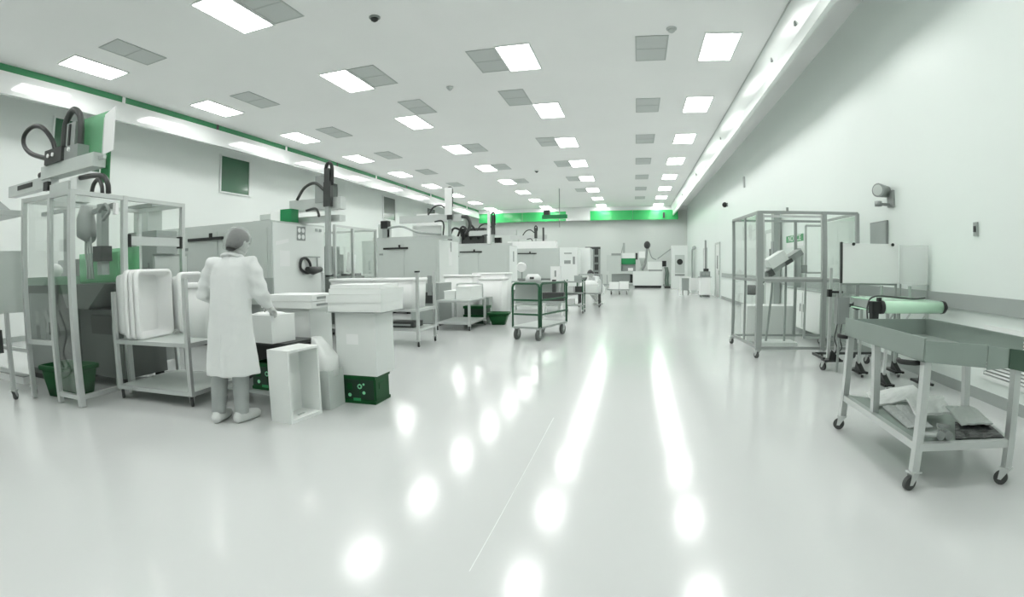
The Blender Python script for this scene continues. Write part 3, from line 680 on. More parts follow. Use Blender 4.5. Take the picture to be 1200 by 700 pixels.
# distant worker bending over a cart
P2_ = dict(hip=(0, -0.16, 0.58), chest=(0, 0.06, 0.86), neck=(0, 0.19, 0.98), head=(0, 0.28, 1.05), look=(0.3, 0.75, -0.7),
           l_sh=(-0.18, 0.14, 0.92), l_el=(-0.23, 0.25, 0.70), l_wr=(-0.1, 0.46, 0.74), l_hd=(0.3, 0.9, -0.3),
           r_sh=(0.18, 0.14, 0.92), r_el=(0.23, 0.25, 0.70), r_wr=(0.1, 0.46, 0.74), r_hd=(-0.3, 0.9, -0.3),
           l_hip=(-0.09, -0.16, 0.56), l_kn=(-0.13, 0.22, 0.44), l_an=(-0.1, -0.12, 0.075),
           r_hip=(0.09, -0.16, 0.56), r_kn=(0.13, 0.22, 0.44), r_an=(0.1, -0.12, 0.075))
w2, body2, hp2 = person('person in white with dark hair crouched behind a cart far down the aisle', (-1.22, 17.2, 0), 2.4, P2_, 0.014)
eyes_and_hair(w2, hp2, True, False)
c = MB()
c.loft([ell((0, -0.02, 0.34), 0.24, 0.26, 24), ell((0, -0.12, 0.58), 0.21, 0.20, 24), ell((0, -0.04, 0.73), 0.19, 0.15, 24), ell((0, 0.06, 0.86), 0.19, 0.135, 24), ell((0, 0.13, 0.93), 0.16, 0.11, 24), ell((0, 0.19, 0.985), 0.07, 0.07, 24)])
for k in ('l', 'r'):
    sh, el, wr = [V(P2_[k+n]) for n in ('_sh', '_el', '_wr')]
    c.tube([V((0, 0.12, 0.90)).lerp(sh, 0.5), sh, sh.lerp(el, 0.5), el, wr], [0.08, 0.08, 0.075, 0.07, 0.048], 12)
mobj('lab_coat', voxel(c, 0.016, 3), 'coat', w2)
for k in ('l', 'r'):
    an = V(P2_[k+'_an'])
    s = MB().tube([an+V((0, -0.07, -0.025)), an+V((0, 0.05, -0.025)), an+V((0, 0.18, -0.035))], [0.045, 0.052, 0.03], 12).build('shoe_cover', 'shoe', w2)

# ------------------------------------------------------------------ boxes and bins round the worker
def open_tub(name, w, h, d, m, label, loc, rot, wall=0.012, taper=0.03, rim=0.018, group=None):
    """open tub, opening along +z of its own frame; w x h mouth, d deep"""
    t = thing(name, label, 'tub', loc, 0, group); t.rotation_euler = rot
    def ring(k, z, r=0.05):
        a, b_ = w/2-k, h/2-k; pts = []
        for cx, cy, a0 in ((a-r, b_-r, 0), (-a+r, b_-r, PI/2), (-a+r, -b_+r, PI), (a-r, -b_+r, 1.5*PI)):
            for i in range(4): q = a0+i*PI/6; pts.append((cx+r*math.cos(q), cy+r*math.sin(q), z))
        return pts
    b = MB()
    b.loft([ring(taper, 0), ring(0, d), ring(wall, d), ring(taper+wall, wall)], cap=True)
    b.build('shell', m, t)
    r_ = MB(); r_.loft([ring(0.002, d-0.05, 0.055), ring(-rim, d-0.045, 0.06), ring(-rim-0.004, d-0.01, 0.06), ring(-rim+0.006, d+0.004, 0.06), ring(wall*0.6, d+0.005, 0.05), ring(wall, d-0.01, 0.05)], cap=False)
    r_.build('rim', m, t)
    return t
# a tub stood on end, open side toward the aisle
t = thing('standing_bin', 'open white rectangular bin stood on its end beside the worker', 'bin', (-2.83, 3.60, 0), -0.10); 
W_, D_, H_ = 0.40, 0.24, 0.625
MB().bx(-D_/2, -D_/2+0.02, -W_/2, W_/2, 0, H_).bevel(0.006).build('back', 'foam', t)
MB().bx(-D_/2+0.02, D_/2, -W_/2, -W_/2+0.022, 0, H_).build('side', 'foam', t)
MB().bx(-D_/2+0.02, D_/2, W_/2-0.022, W_/2, 0, H_).build('side', 'foam', t)
MB().bx(-D_/2+0.02, D_/2, -W_/2+0.022, W_/2-0.022, H_-0.022, H_).build('end', 'foam', t)
MB().bx(-D_/2+0.02, D_/2, -W_/2+0.022, W_/2-0.022, 0, 0.03).build('end', 'foam', t)
MB().bx(0.03, 0.05, -0.03, 0.05, 0.0305, 0.036).build('hand_hole', 'grey_paint', t)
# green crate with the tall white stack
def crate(label, loc, rz, dims, marks=True):
    t = thing('plastic_crate', label, 'crate', loc, rz); w, d, h = dims
    b = MB(); b.bx(-w/2, w/2, -d/2, d/2, 0, 0.02)
    for s in (-1, 1):
        b.bx(-w/2, w/2, s*d/2-0.008, s*d/2+0.008, 0.02, h); b.bx(s*w/2-0.008, s*w/2+0.008, -d/2+0.01, d/2-0.01, 0.02, h)
    b.bevel(0.003); b.build('shell', 'crate_green', t)
    for z in (0.015, h-0.02):
        rr = MB()
        for s in (-1, 1):
            rr.bx(-w/2-0.012, w/2+0.012, s*(d/2+0.006)-0.006, s*(d/2+0.006)+0.006, z-0.015, z+0.015); rr.bx(s*(w/2+0.006)-0.006, s*(w/2+0.006)+0.006, -d/2, d/2, z-0.015, z+0.015)
        rr.build('rim', 'crate_green', t)
    y = -d/2-0.009
    MB().bx(-w*0.36, -w*0.2, y-0.004, y, h*0.48, h*0.72).build('handle_hole', 'crate_green', t)
    MB().bx(w/2+0.008, w/2+0.012, -d*0.25, d*0.25, h*0.5, h*0.72).build('handle_hole', 'crate_green', t)
    for x0, x1 in ((-0.16, 0.01), (0.02, 0.16)): MB().bx(x0*w/0.33, x1*w/0.33, y-0.002, y, h*0.16, h*0.86).build('side_panel', 'crate_dark', t)
    if marks:
        MB().tube([(0.015, y-0.005, h*0.62), (0.015, y-0.001, h*0.62)], 0.026, 8).build('mark', 'crate_mark', t)
        MB().tube([(0.015, y-0.0065, h*0.62), (0.015, y-0.004, h*0.62)], 0.013, 8).build('mark', 'crate_dark', t)
        MB().tube([(0.058, y-0.005, h*0.70), (0.058, y-0.001, h*0.70)], 0.012, 6).build('mark', 'crate_mark', t)
        MB().tube([(0.058, y-0.005, h*0.40), (0.058, y-0.001, h*0.40)], 0.017, 8).build('mark', 'crate_mark', t)
        MB().tube([(-0.098, y-0.005, h*0.30), (-0.098, y-0.001, h*0.30)], 0.019, 8).build('mark', 'crate_mark', t)
        MB().bx(-0.06, 0.02, y-0.004, y-0.001, h*0.1, h*0.2).build('mark', 'sign_green', t)
    return t
crate('dark green plastic crate on the floor under the tall white box stack', (-2.535, 4.345, 0), 0.02, (0.34, 0.30, 0.275))
t = thing('cardboard_box', 'tall white box with a blank label standing on the green crate', 'box', (-2.54, 4.37, 0.277), 0.02)
MB().bx(-0.215, 0.215, -0.19, 0.19, 0, 0.60).bevel(0.006).build('carton', 'card', t)
MB().bx(-0.10, 0.03, -0.193, -0.190, 0.30, 0.40).build('paper_label', 'paper', t)
MB().bx(-0.216, 0.216, -0.012, 0.012, 0.598, 0.604).build('tape', 'film_white', t)
st = 0.883
for k, (w, d, h, dx, dy, r) in enumerate(((0.60, 0.50, 0.006, 0.0, 0, 0.02), (0.575, 0.475, 0.085, 0.0, 0, 0.02), (0.59, 0.49, 0.075, -0.006, 0.0, 0.035), (0.57, 0.47, 0.055, 0.006, 0.012, 0.0), (0.53, 0.43, 0.035, -0.02, 0.02, 0.06))):
    nm = 'base_sheet' if k == 0 else 'foam_slab'
    o = MB().bx(-w/2, w/2, -d/2, d/2, 0, h).bevel(0.004).build(nm, 'mid_grey' if k == 0 else 'foam')
    o.location = (-2.52+dx, 4.37+dy, st); o.rotation_euler = (0, 0, r); st += h + 0.001
    tag(o, ['thin grey sheet between the tall white box and the foam slabs', 'lowest white foam slab on the tall white box', 'second white foam slab up on the tall white box',
            'third white foam slab up on the tall white box', 'topmost thin white foam slab on the tall white box'][k], 'sheet' if k == 0 else 'slab', None if k == 0 else 'foam slabs on the tall box')
# second tall box behind the cart
t = thing('cardboard_box', 'tall white box behind the small cart, under two flat cartons', 'box', (-3.40, 4.52, 0))
MB().bx(-0.24, 0.24, -0.2, 0.2, 0, 0.90).bevel(0.006).build('carton', 'card', t)
MB().bx(-0.005, 0.005, -0.202, -0.2, 0.05, 0.85).build('seam_tape', 'grey_paint', t)
for k, z in enumerate((0.902, 0.972)):
    t = thing('flat_carton', ['lower', 'upper'][k] + ' flat white carton on the tall box behind the small cart', 'box', (-3.43, 4.52, z), 0.02*k, 'flat cartons behind the small cart')
    MB().bx(-0.33, 0.33, -0.25, 0.25, 0, 0.066).bevel(0.004).build('carton', 'foam', t)
    MB().bx(0.331, 0.334, -0.16, 0.2, 0.02, 0.045).build('slot', 'mid_grey', t)
# grey bin with white plastic bag
t = thing('grey_bin', 'grey bin lined with a white plastic bag between the two box stacks', 'bin', (-2.81, 4.02, 0))
MB().bx(-0.14, 0.14, -0.13, 0.13, 0, 0.36).bevel(0.012).build('bin', 'grey_paint', t)
bg = MB(); bg.loft([ell((0, 0, 0.30), 0.148, 0.138, 18), ell((0, 0, 0.40), 0.15, 0.14, 18, 0, lambda a: 0.06*math.sin(6*a)), ell((0.01, 0, 0.48), 0.145, 0.125, 18, 0, lambda a: 0.1*math.sin(5*a+1)), ell((-0.02, 0.01, 0.56), 0.09, 0.08, 18, 0, lambda a: 0.15*math.sin(4*a)), ell((-0.06, 0, 0.66), 0.05, 0.05, 18)])
lab(bg.build('plastic_bag', 'film_white', t), 'white plastic bag liner')
# small dark cart with the box the worker reaches for
t = thing('small_cart', 'low dark mesh-sided cart on casters under the worker\'s box', 'cart', (-3.45, 3.95, 0), -0.05)
MB().bx(-0.46, 0.46, -0.21, 0.21, 0.605, 0.63).bevel(0.005).build('top', 'dark_grey', t)
MB().bx(-0.46, 0.46, -0.21, 0.21, 0.13, 0.16).build('shelf', 'rail', t)
for x in (-0.44, 0.44):
    for y in (-0.19, 0.19):
        MB().bar((x, y, 0.11), (x, y, 0.605), 0.03).build('leg', 'dark_grey', t); caster(t, (x, y), 0.058, 0.125, 2.2, 'black')
MB().bx(-0.42, 0.42, 0.185, 0.195, 0.17, 0.6).build('back_panel', 'black', t)
MB().bx(0.43, 0.445, -0.17, 0.17, 0.17, 0.6).build('side_panel', 'black', t)
crate('dark green crate on the lower shelf of the small dark cart', (-3.30, 3.93, 0.162), -0.05, (0.36, 0.30, 0.26), True)
t = thing('foam_box', 'white foam box with soft white film on top, under the worker\'s hand', 'box', (-3.27, 3.83, 0.632), -0.12)
MB().bx(-0.18, 0.18, -0.15, 0.15, 0, 0.255).bevel(0.01).build('box', 'foam', t)
ff = MB(); ff.loft([ell((0, 0, 0.24), 0.16, 0.13, 20), ell((0, 0, 0.262), 0.165, 0.135, 20, 0, lambda a: 0.05*math.sin(5*a)), ell((0.01, 0, 0.272), 0.13, 0.10, 20, 0, lambda a: 0.08*math.sin(4*a)), ell((0.02, 0, 0.28), 0.06, 0.05, 20)])
ff.build('film_wrap', 'film_white', t)

# ------------------------------------------------------------------ cart of white tubs by the first cell
t = thing('tub_cart', 'aluminium cart with upright corner posts holding nested white tubs', 'cart', (-4.555, 3.83, 0), 0.10)
L_, D2 = 0.52, 0.45
for x, y, h in ((-L_, -D2, 1.12), (L_, -D2, 1.24), (-L_, D2, 0.66), (L_, D2, 0.66)):
    MB().bar((x, y, 0.11), (x, y, h), 0.042).bevel(0.005).build('post', 'alu', t); caster(t, (x*0.97, y*0.97), 0.05, 0.12, 2.4)
for z in (0.13, 0.605):
    for a in (((-L_, -D2, z), (L_, -D2, z)), ((-L_, D2, z), (L_, D2, z)), ((-L_, -D2, z), (-L_, D2, z)), ((L_, -D2, z), (L_, D2, z))):
        MB().bar(*a, 0.04).build('rail', 'alu', t)
    MB().bx(-L_+0.02, L_-0.02, -D2+0.02, D2-0.02, z+0.005, z+0.018).build('shelf', 'grey_paint', t)
MB().bar((0.05, D2, 0.13), (0.05, D2, 0.605), 0.035).build('mid_post', 'alu', t)
for k, (x, y) in enumerate(((-5.075, 3.60), (-5.005, 3.62), (-4.935, 3.635), (-4.92, 4.15))):
    open_tub('white_tub', 0.68 if k < 3 else 0.64, 0.54 if k < 3 else 0.36, 0.19, 'plastic_white', ['hindmost of the nested white tubs on edge on the tub cart', 'middle of the nested white tubs on edge on the tub cart',
             'front white tub of the nest, its open mouth facing out', 'white tub on edge behind the front tub of the nest'][k], (x, y, 0.982 if k < 3 else 0.962), (0, PI/2, 0.2 if k < 3 else 0.1), group='white tubs on the tub cart')
t = open_tub('deep_tub', 0.36, 0.44, 0.56, 'plastic_white', 'deep white tub behind the worker\'s left elbow on the tub cart', (-4.25, 3.98, 0.625), (0, 0, 0.12), taper=0.04)


# ------------------------------------------------------------------ first moulding cell on the left: guard frame, robot, contents
t = thing('guard_cell', 'tall aluminium guard frame with clear panes around the nearest left machine', 'enclosure', (-5.5, 3.6, 0)); O = (-5.5, 3.6, 0)
ZT = 2.14
CP = dict(a=(-5.07, 2.87), b=(-5.49, 2.86), c=(-5.99, 2.80), d=(-5.13, 3.55), e=(-5.20, 4.45), f=(-6.08, 4.45))
for k, p in CP.items(): MB(O).bar((*p, 0.01), (*p, ZT), 0.06 if k in 'ad' else 0.05).bevel(0.006).build('post', 'alu', t)
def cell_rail(p, q, z, w=0.045): MB(O).bar((*p, z), (*q, z), w).bevel(0.004).build('rail', 'alu', t)
for p, q, zs in (('a', 'b', (0.10, ZT-0.025)), ('b', 'c', (0.62, ZT-0.025)), ('a', 'd', (0.10, ZT-0.025)), ('d', 'e', (ZT-0.025,)), ('e', 'f', (ZT-0.025,)), ('c', 'f', (ZT-0.025,))):
    for z in zs: cell_rail(CP[p], CP[q], z)
MB(O).bar((-5.125, 3.59, 1.66), (-5.195, 4.41, 1.66), 0.05, 0.10).build('mid_rail', 'alu', t)
for x, y in ((-5.125, 3.60), (-5.195, 4.40)): MB(O).box((x+0.005, y, 1.66), (0.06, 0.04, 0.14), 0.085).build('rail_end_cap', 'black', t)
MB(O).bx(-5.12, -5.07, 3.40, 3.44, 1.93, 2.05).build('lock_box', 'plastic_white', t)
MB(O).bx(-5.46, -5.10, 2.86, 2.868, 0.14, 2.08).build('pane', 'glass', t)
MB(O).bx(-5.96, -5.52, 2.826, 2.834, 0.66, 2.08).build('pane', 'glass', t)
MB(O).quadprism([(-5.074, 2.91, 0.14), (-5.127, 3.51, 0.14), (-5.127, 3.51, 2.08), (-5.074, 2.91, 2.08)], 0.008).build('pane', 'glass', t)
MB(O).quadprism([(-5.133, 3.59, 1.74), (-5.197, 4.41, 1.74), (-5.197, 4.41, 2.08), (-5.133, 3.59, 2.08)], 0.008).build('pane', 'glass', t)
MB(O).bar((-5.135, 3.58, 0.05), (-5.20, 4.41, 0.05), 0.045).build('kick_rail', 'alu', t)

t = thing('gantry_robot', 'pick and place robot with black hose loops above the nearest left cell', 'robot', (-6.6, 3.55, 2.14)); O = (-6.6, 3.55, 2.14)
MB(O).bx(-6.60, -6.12, 3.42, 3.68, 2.14, 2.42).bevel(0.01).build('base_block', 'grey_paint', t)
MB(O).bx(-6.15, -5.98, 3.45, 3.65, 2.16, 2.45).bevel(0.02).build('motor_housing', 'white_paint', t)
MB(O).bx(-7.92, -6.64, 3.45, 3.57, 2.41, 2.56).bevel(0.006).build('rail', 'alu', t)
MB(O).bx(-7.60, -7.15, 3.44, 3.45, 2.47, 2.53).build('slot', 'black', t)
MB(O).bx(-6.88, -5.60, 3.43, 3.60, 2.52, 2.68).bevel(0.008).build('beam', 'grey_paint', t)
MB(O).tube([(-7.02, 3.5, 2.60), (-6.87, 3.5, 2.60)], 0.045, 10).build('stop', 'black', t); MB(O).bx(-6.74, -6.62, 3.40, 3.45, 2.36, 2.47).build('stop', 'black', t)
MB(O).bx(-6.74, -6.30, 3.40, 3.62, 2.68, 2.86).bevel(0.01).build('carriage', 'dark_grey', t)
MB(O).bx(-6.44, -5.98, 3.44, 3.60, 2.68, 2.84).bevel(0.008).build('carriage', 'mid_grey', t)
for x in (-6.62, -6.50, -6.10): MB(O).tube([(x, 3.395, 2.78), (x, 3.375, 2.78)], 0.025, 10).build('light', 'paper', t)
arm = MB(O); 
for x in (-6.38, -6.10): arm.bx(x-0.05, x+0.05, 3.46, 3.58, 2.84, 3.2)
MB(O).bx(-6.33, -6.12, 3.47, 3.57, 2.84, 3.14).build('arm_web', 'mid_grey', t)
MB(O).bx(-6.26, -6.22, 3.455, 3.47, 2.86, 3.12).build('slot', 'black', t)
MB(O).tube(arc([(-6.42, 3.5, 2.80), (-6.43, 3.5, 3.05), (-6.40, 3.5, 3.20), (-6.26, 3.5, 3.31), (-6.09, 3.5, 3.22), (-6.03, 3.5, 3.05), (-6.02, 3.5, 2.82)], 8), 0.042, 10).build('cable_chain', 'dark_grey', t)
arm.bm.free()
MB(O).tube(arc([(-6.62, 3.5, 2.83), (-6.75, 3.5, 3.02), (-7.0, 3.48, 3.22), (-7.28, 3.47, 3.29), (-7.50, 3.46, 3.22), (-7.50, 3.46, 3.08), (-7.25, 3.46, 2.92), (-6.72, 3.47, 2.76)], 8), 0.032, 10).build('hose', 'black', t)
MB(O).tube(arc([(-6.0, 3.5, 2.44), (-5.6, 3.45, 2.41), (-5.32, 3.4, 2.36), (-5.2, 3.38, 2.26), (-5.18, 3.38, 2.16)], 8), 0.03, 10).build('cable_chain', 'black', t)
MB(O).tube(arc([(-5.60, 3.42, 2.17), (-5.55, 3.42, 2.30), (-5.42, 3.40, 2.34), (-5.32, 3.38, 2.26), (-5.30, 3.38, 2.17)], 8), 0.024, 10).build('hose', 'dark_grey', t)
g1 = MB(O).bx(-6.45, -5.60, 3.62, 3.63, 2.55, 3.20).build('guard_sheet', 'glass_green', t); lab(g1, 'green translucent guard sheet')
MB(O).bx(-5.74, -5.56, 3.625, 3.64, 2.36, 3.16).build('guard_sheet', 'glass_green_deep', t)
MB(O).bx(-6.68, -6.46, 3.62, 3.63, 2.92, 3.12).build('guard_sheet', 'glass_green_deep', t)
lab(MB(O).quadprism([(-5.49, 3.50, 2.64), (-5.20, 3.44, 2.64), (-5.21, 3.44, 3.13), (-5.50, 3.50, 3.10)], 0.012).build('white_sheet', 'paper', t), 'bright white sheet')
MB(O).bar((-5.53, 3.52, 2.62), (-5.53, 3.52, 3.08), 0.03).bar((-5.62, 3.52, 2.62), (-5.50, 3.52, 2.62), 0.04).build('sheet_bracket', 'alu', t)

t = thing('robot_gripper', 'grey robot gripper with hanging hoses inside the nearest guard cell', 'gripper', (-5.7, 3.5, 2.0)); O = (-5.7, 3.5, 2.0)
MB(O).tube([(-5.82, 3.5, 2.09), (-5.84, 3.5, 1.95), (-5.80, 3.5, 1.78), (-5.72, 3.5, 1.70)], [0.07, 0.11, 0.13, 0.06], 14).build('body', 'mid_grey', t)
for k in range(3): MB(O).tube(arc([(-5.80+k*0.05, 3.48, 1.74), (-5.79+k*0.06, 3.47, 1.55), (-5.74+k*0.05, 3.46, 1.38), (-5.76+k*0.06, 3.47, 1.26)]), 0.014, 7).build('hose', 'rail', t)
MB(O).bx(-5.60, -5.50, 3.5, 3.6, 1.30, 2.09).bevel(0.01).build('arm', 'rail', t)
MB(O).bx(-5.64, -5.47, 3.47, 3.62, 1.45, 1.62).build('gripper_block', 'dark_grey', t)
MB(O).bar((-6.0, 3.55, 2.0), (-5.3, 3.55, 2.06), 0.05).tube(arc([(-5.55, 3.5, 2.0), (-5.40, 3.48, 2.07), (-5.30, 3.47, 1.98), (-5.42, 3.47, 1.9)]), 0.02, 8).build('wrist', 'mid_grey', t)
t = thing('green_guard_box', 'pale green translucent guard box inside the nearest guard cell', 'guard', (-5.7, 3.85, 1.22)); O = (-5.7, 3.85, 1.22)
MB(O).bx(-6.30, -5.45, 3.98, 3.99, 1.22, 1.62).build('back_sheet', 'glass_green', t)
MB(O).bx(-6.30, -5.45, 3.68, 3.69, 1.22, 1.56).build('front_sheet', 'glass_green', t)
MB(O).bx(-6.30, -5.45, 3.69, 3.98, 1.215, 1.23).build('floor_sheet', 'glass_green_deep', t)
t = thing('hopper_table', 'dark grey chute and machine base inside the nearest guard cell', 'machine', (-5.6, 3.8, 0)); O = (-5.6, 3.8, 0)
MB(O).loft([[(-6.25, 3.45, 0.92), (-5.75, 3.45, 0.92), (-5.75, 4.2, 0.92), (-6.25, 4.2, 0.92)], [(-6.30, 3.4, 1.20), (-5.30, 3.4, 1.20), (-5.30, 4.25, 1.20), (-6.30, 4.25, 1.20)]], smooth=False).build('chute', 'deep_grey', t)
MB(O).bx(-6.25, -5.35, 3.62, 4.25, 0.12, 0.90).bevel(0.01).build('base', 'deep_grey', t)
MB(O).bx(-5.95, -5.40, 3.60, 3.62, 0.62, 0.84).build('panel', 'dark_grey', t)
for x in (-6.2, -5.45):
    for y in (3.68, 4.2): MB(O).bx(x-0.04, x+0.04, y-0.04, y+0.04, 0, 0.12).build('foot', 'black', t)
MB(O).tube(arc([(-5.35, 3.55, 0.9), (-5.32, 3.50, 0.7), (-5.30, 3.5, 0.4), (-5.33, 3.5, 0.05)]), 0.02, 8).build('hose', 'rail', t)
t = thing('control_cabinet', 'grey cabinet with a green-tinted lid behind the left posts of the guard cell', 'cabinet', (-6.95, 3.7, 0)); O = (-6.95, 3.7, 0)
MB(O).bx(-7.35, -6.42, 3.4, 4.2, 0.08, 1.20).bevel(0.01).build('body', 'deep_grey', t)
MB(O).bx(-7.37, -6.40, 3.38, 4.22, 1.20, 1.30).build('lid', mat('tinted_lid', (0.30, 0.42, 0.34), 0.35), t)
MB(O).bx(-7.25, -6.50, 3.39, 3.40, 0.15, 1.1).build('door', 'mid_grey', t)
MB(O).bx(-6.60, -6.56, 3.37, 3.39, 0.6, 0.75).build('handle', 'black', t)
MB(O).ball((-7.05, 3.75, 1.38), 0.10, 10, (1, 1, 0.9)).build('white_cover', 'plastic_white', t)
MB(O).bx(-7.3, -6.5, 3.45, 4.15, 0.0, 0.08).build('plinth', 'black', t)
t = open_tub('green_tub', 0.60, 0.40, 0.34, 'crate_green', 'dark green plastic tub on the floor inside the nearest guard cell', (-5.74, 3.13, 0.002), (0, 0, 0.10), taper=0.05)
t = thing('frame_column', 'grey upright column with crossarm behind the left end of the guard cell', 'column', (-7.1, 3.9, 0)); O = (-7.1, 4.5, 0)
t.location = O
MB(O).bar((-8.05, 4.5, 0.0), (-8.05, 4.5, 2.38), 0.10).build('post', 'mid_grey', t)
MB(O).bar((-8.9, 4.5, 2.32), (-8.0, 4.5, 2.32), 0.06).build('crossarm', 'mid_grey', t)
MB(O).bx(-8.12, -7.98, 4.42, 4.58, 2.38, 2.46).build('cap', 'dark_grey', t)
# unit at the left picture edge
t = thing('side_unit', 'pale grey machine housing with a black-capped rail at the left edge', 'machine', (-6.9, 2.55, 0)); O = (-6.9, 2.55, 0)
MB(O).bx(-7.6, -6.28, 2.35, 2.9, 0.92, 1.60).bevel(0.01).build('housing', 'grey_paint', t)
MB(O).bx(-7.6, -6.2, 2.32, 2.38, 1.60, 1.72).build('rail', 'alu', t)
MB(O).bx(-6.2, -6.16, 2.31, 2.39, 1.59, 1.73).build('rail_end_cap', 'black', t)
MB(O).bx(-7.6, -6.22, 2.4, 2.9, 1.98, 2.04).build('top_rail', 'alu', t)
MB(O).loft([[(-7.4, 2.45, 2.04), (-6.4, 2.45, 2.04), (-6.4, 2.85, 2.04), (-7.4, 2.85, 2.04)], [(-7.1, 2.5, 2.2), (-6.7, 2.5, 2.2), (-6.7, 2.8, 2.2), (-7.1, 2.8, 2.2)]], smooth=False).build('hood', 'mid_grey', t)
for x in (-7.5, -6.35): MB(O).bar((x, 2.6, 1.60), (x, 2.6, 1.98), 0.06).build('strut', 'alu', t)
MB(O).bx(-7.55, -6.75, 2.335, 2.35, 0.96, 1.56).build('door', 'white_paint', t); MB(O).bx(-6.72, -6.32, 2.335, 2.35, 0.96, 1.56).build('door', 'grey_paint', t)
MB(O).tube([(-6.4, 2.34, 1.5), (-6.4, 2.32, 1.5)], 0.03, 10).build('knob', 'mid_grey', t)
MB(O).bx(-6.66, -6.45, 2.325, 2.335, 1.1, 1.3).build('panel', 'rail', t)
for x in (-7.5, -6.12):
    for y in (2.62, 2.86):
        MB(O).bar((x, y, 0.11), (x, y, 0.94), 0.045).build('leg', 'alu', t); caster(t, (x-O[0], y-O[1]), 0.04, 0.115, 2.2)
MB(O).bar((-7.5, 2.62, 0.32), (-6.12, 2.62, 0.32), 0.04).bar((-7.5, 2.86, 0.5), (-6.12, 2.86, 0.5), 0.04).build('brace', 'alu', t)
MB(O).tube(arc([(-6.45, 2.5, 0.95), (-6.38, 2.45, 0.75), (-6.55, 2.45, 0.55), (-6.35, 2.5, 0.42), (-6.6, 2.5, 0.2), (-7.0, 2.5, 0.06)]), 0.016, 7).build('hose', 'black', t)
MB(O).tube(arc([(-6.25, 2.5, 1.2), (-6.2, 2.45, 1.28), (-6.15, 2.45, 1.18), (-6.2, 2.45, 0.98)]), 0.018, 7).build('hose', 'black', t)
MB(O).bx(-6.5, -6.28, 2.5, 2.62, 0.5, 0.75).bevel(0.02).build('valve_block', 'dark_grey', t)
MB(O).bx(-6.2, -6.0, 2.40, 2.44, 1.1, 1.3).build('green_sheet', 'glass_green', t)

# ------------------------------------------------------------------ the row of moulding machines
def machine(label, x0, x1, y0, y1, z1, m='grey_paint', end='white_paint', handle=True, base_z=0.75):
    t = thing('moulding_machine', label, 'machine', ((x0+x1)/2, (y0+y1)/2, 0), 0, 'injection moulding machines'); O = t.location
    MB(O).bx(x0, x1, y0, y1, base_z, z1).bevel(0.02).build('guard_housing', m, t)
    MB(O).bx(x0+0.05, x1-0.25, y0+0.08, y1-0.08, 0.06, base_z).build('bed', 'mid_grey', t)
    MB(O).bx(x1-0.02, x1+0.015, y0+0.03, y1-0.03, base_z-0.35, z1-0.03).bevel(0.008).build('end_panel', end, t)
    L = x1-x0
    for a, b in ((0.22, 0.56), (0.58, 0.97)):
        d = MB(O).bx(x0+L*a, x0+L*b, y0-0.015, y0, base_z+0.04, z1-0.12).bevel(0.004).build('guard_door', m, t)
    if handle:
        h = MB(O).bx(x0+L*0.30, x0+L*0.62, y0-0.05, y0-0.018, z1-0.26, z1-0.21).build('door_rail', 'black', t)
        MB(O).bx(x0+L*0.5, x0+L*0.52, y0-0.05, y0-0.02, z1-0.21, z1-0.14).build('latch', 'black', t)
        MB(O).bx(x0+L*0.24, x0+L*0.29, y0-0.025, y0-0.015, z1-0.42, z1-0.37).build('plate', 'mid_grey', t)
    for i in range(4):
        MB(O).bx(x0+0.15+i*(L-0.6)/3, x0+0.3+i*(L-0.6)/3, y0+0.12, y0+0.3, 0, 0.06).build('foot', 'black', t)
    return t, O
def gantry(label, bx0, bx1, y, z, ax, atop, abot, rail0, rail1, ztop):
    """cross beam, drop arm, hose loops on a rail mounted on a machine top"""
    t = thing('gantry_robot', label, 'robot', ((rail0+rail1)/2, y, ztop), 0, 'take-out robots'); O = t.location
    MB(O).bx(rail0, rail1, y+0.02, y+0.2, ztop, ztop+0.10).bevel(0.006).build('rail', 'alu', t)
    MB(O).bx(rail0+0.2, rail0+0.5, y-0.02, y+0.24, ztop+0.10, z-0.1).build('base_block', 'grey_paint', t)
    MB(O).bx(bx0, bx1, y-0.02, y+0.15, z-0.1, z+0.1).bevel(0.01).build('beam', 'alu', t)
    MB(O).bx(ax-0.07, ax+0.07, y-0.10, y-0.02, z-0.06, z+0.35).build('carriage', 'dark_grey', t)
    MB(O).bar((ax, y-0.06, abot), (ax, y-0.06, z+0.1), 0.075).build('drop_arm', 'rail', t)
    MB(O).bar((ax-0.01, y-0.04, z+0.1), (ax-0.01, y-0.04, atop-0.1), 0.10).build('arm_head', 'dark_grey', t)
    MB(O).tube(arc([(ax-0.06, y-0.04, z+0.3), (ax-0.06, y-0.04, atop-0.08), (ax, y-0.04, atop), (ax+0.06, y-0.04, atop-0.08), (ax+0.06, y-0.04, z+0.3)]), 0.032, 8).build('cable_chain', 'black', t)
    MB(O).tube(arc([(ax-0.08, y-0.04, z+0.22), (ax-0.28, y-0.04, z+0.36), (ax-0.5, y-0.04, z+0.30), (ax-0.66, y-0.04, z+0.1)]), 0.026, 8).build('hose', 'dark_grey', t)
    MB(O).tube(arc([(ax-0.45, y-0.06, z-0.1), (ax-0.25, y-0.06, z-0.08), (ax-0.18, y-0.06, z-0.2), (ax-0.2, y-0.06, ztop+0.1)]), 0.022, 8).build('hose', 'dark_grey', t)
    return t, O
# A: body behind the first guard cell
t, O = machine('grey machine with a square column on top behind the nested tubs', -8.6, -6.02, 4.62, 5.25, 1.56, 'rail', 'grey_paint', False)
MB(O).bx(-6.55, -6.22, 4.70, 4.95, 1.87, 2.2).build('column', 'grey_paint', t)
MB(O).bx(-6.68, -6.08, 4.66, 5.0, 2.2, 2.25).build('column_flange', 'rail', t)
MB(O).bx(-6.6, -5.95, 4.64, 5.0, 1.56, 1.87).build('column_block', 'rail', t)
MB(O).bx(-6.6, -6.12, 4.59, 4.62, 1.05, 1.38).build('dark_panel', 'mid_grey', t)
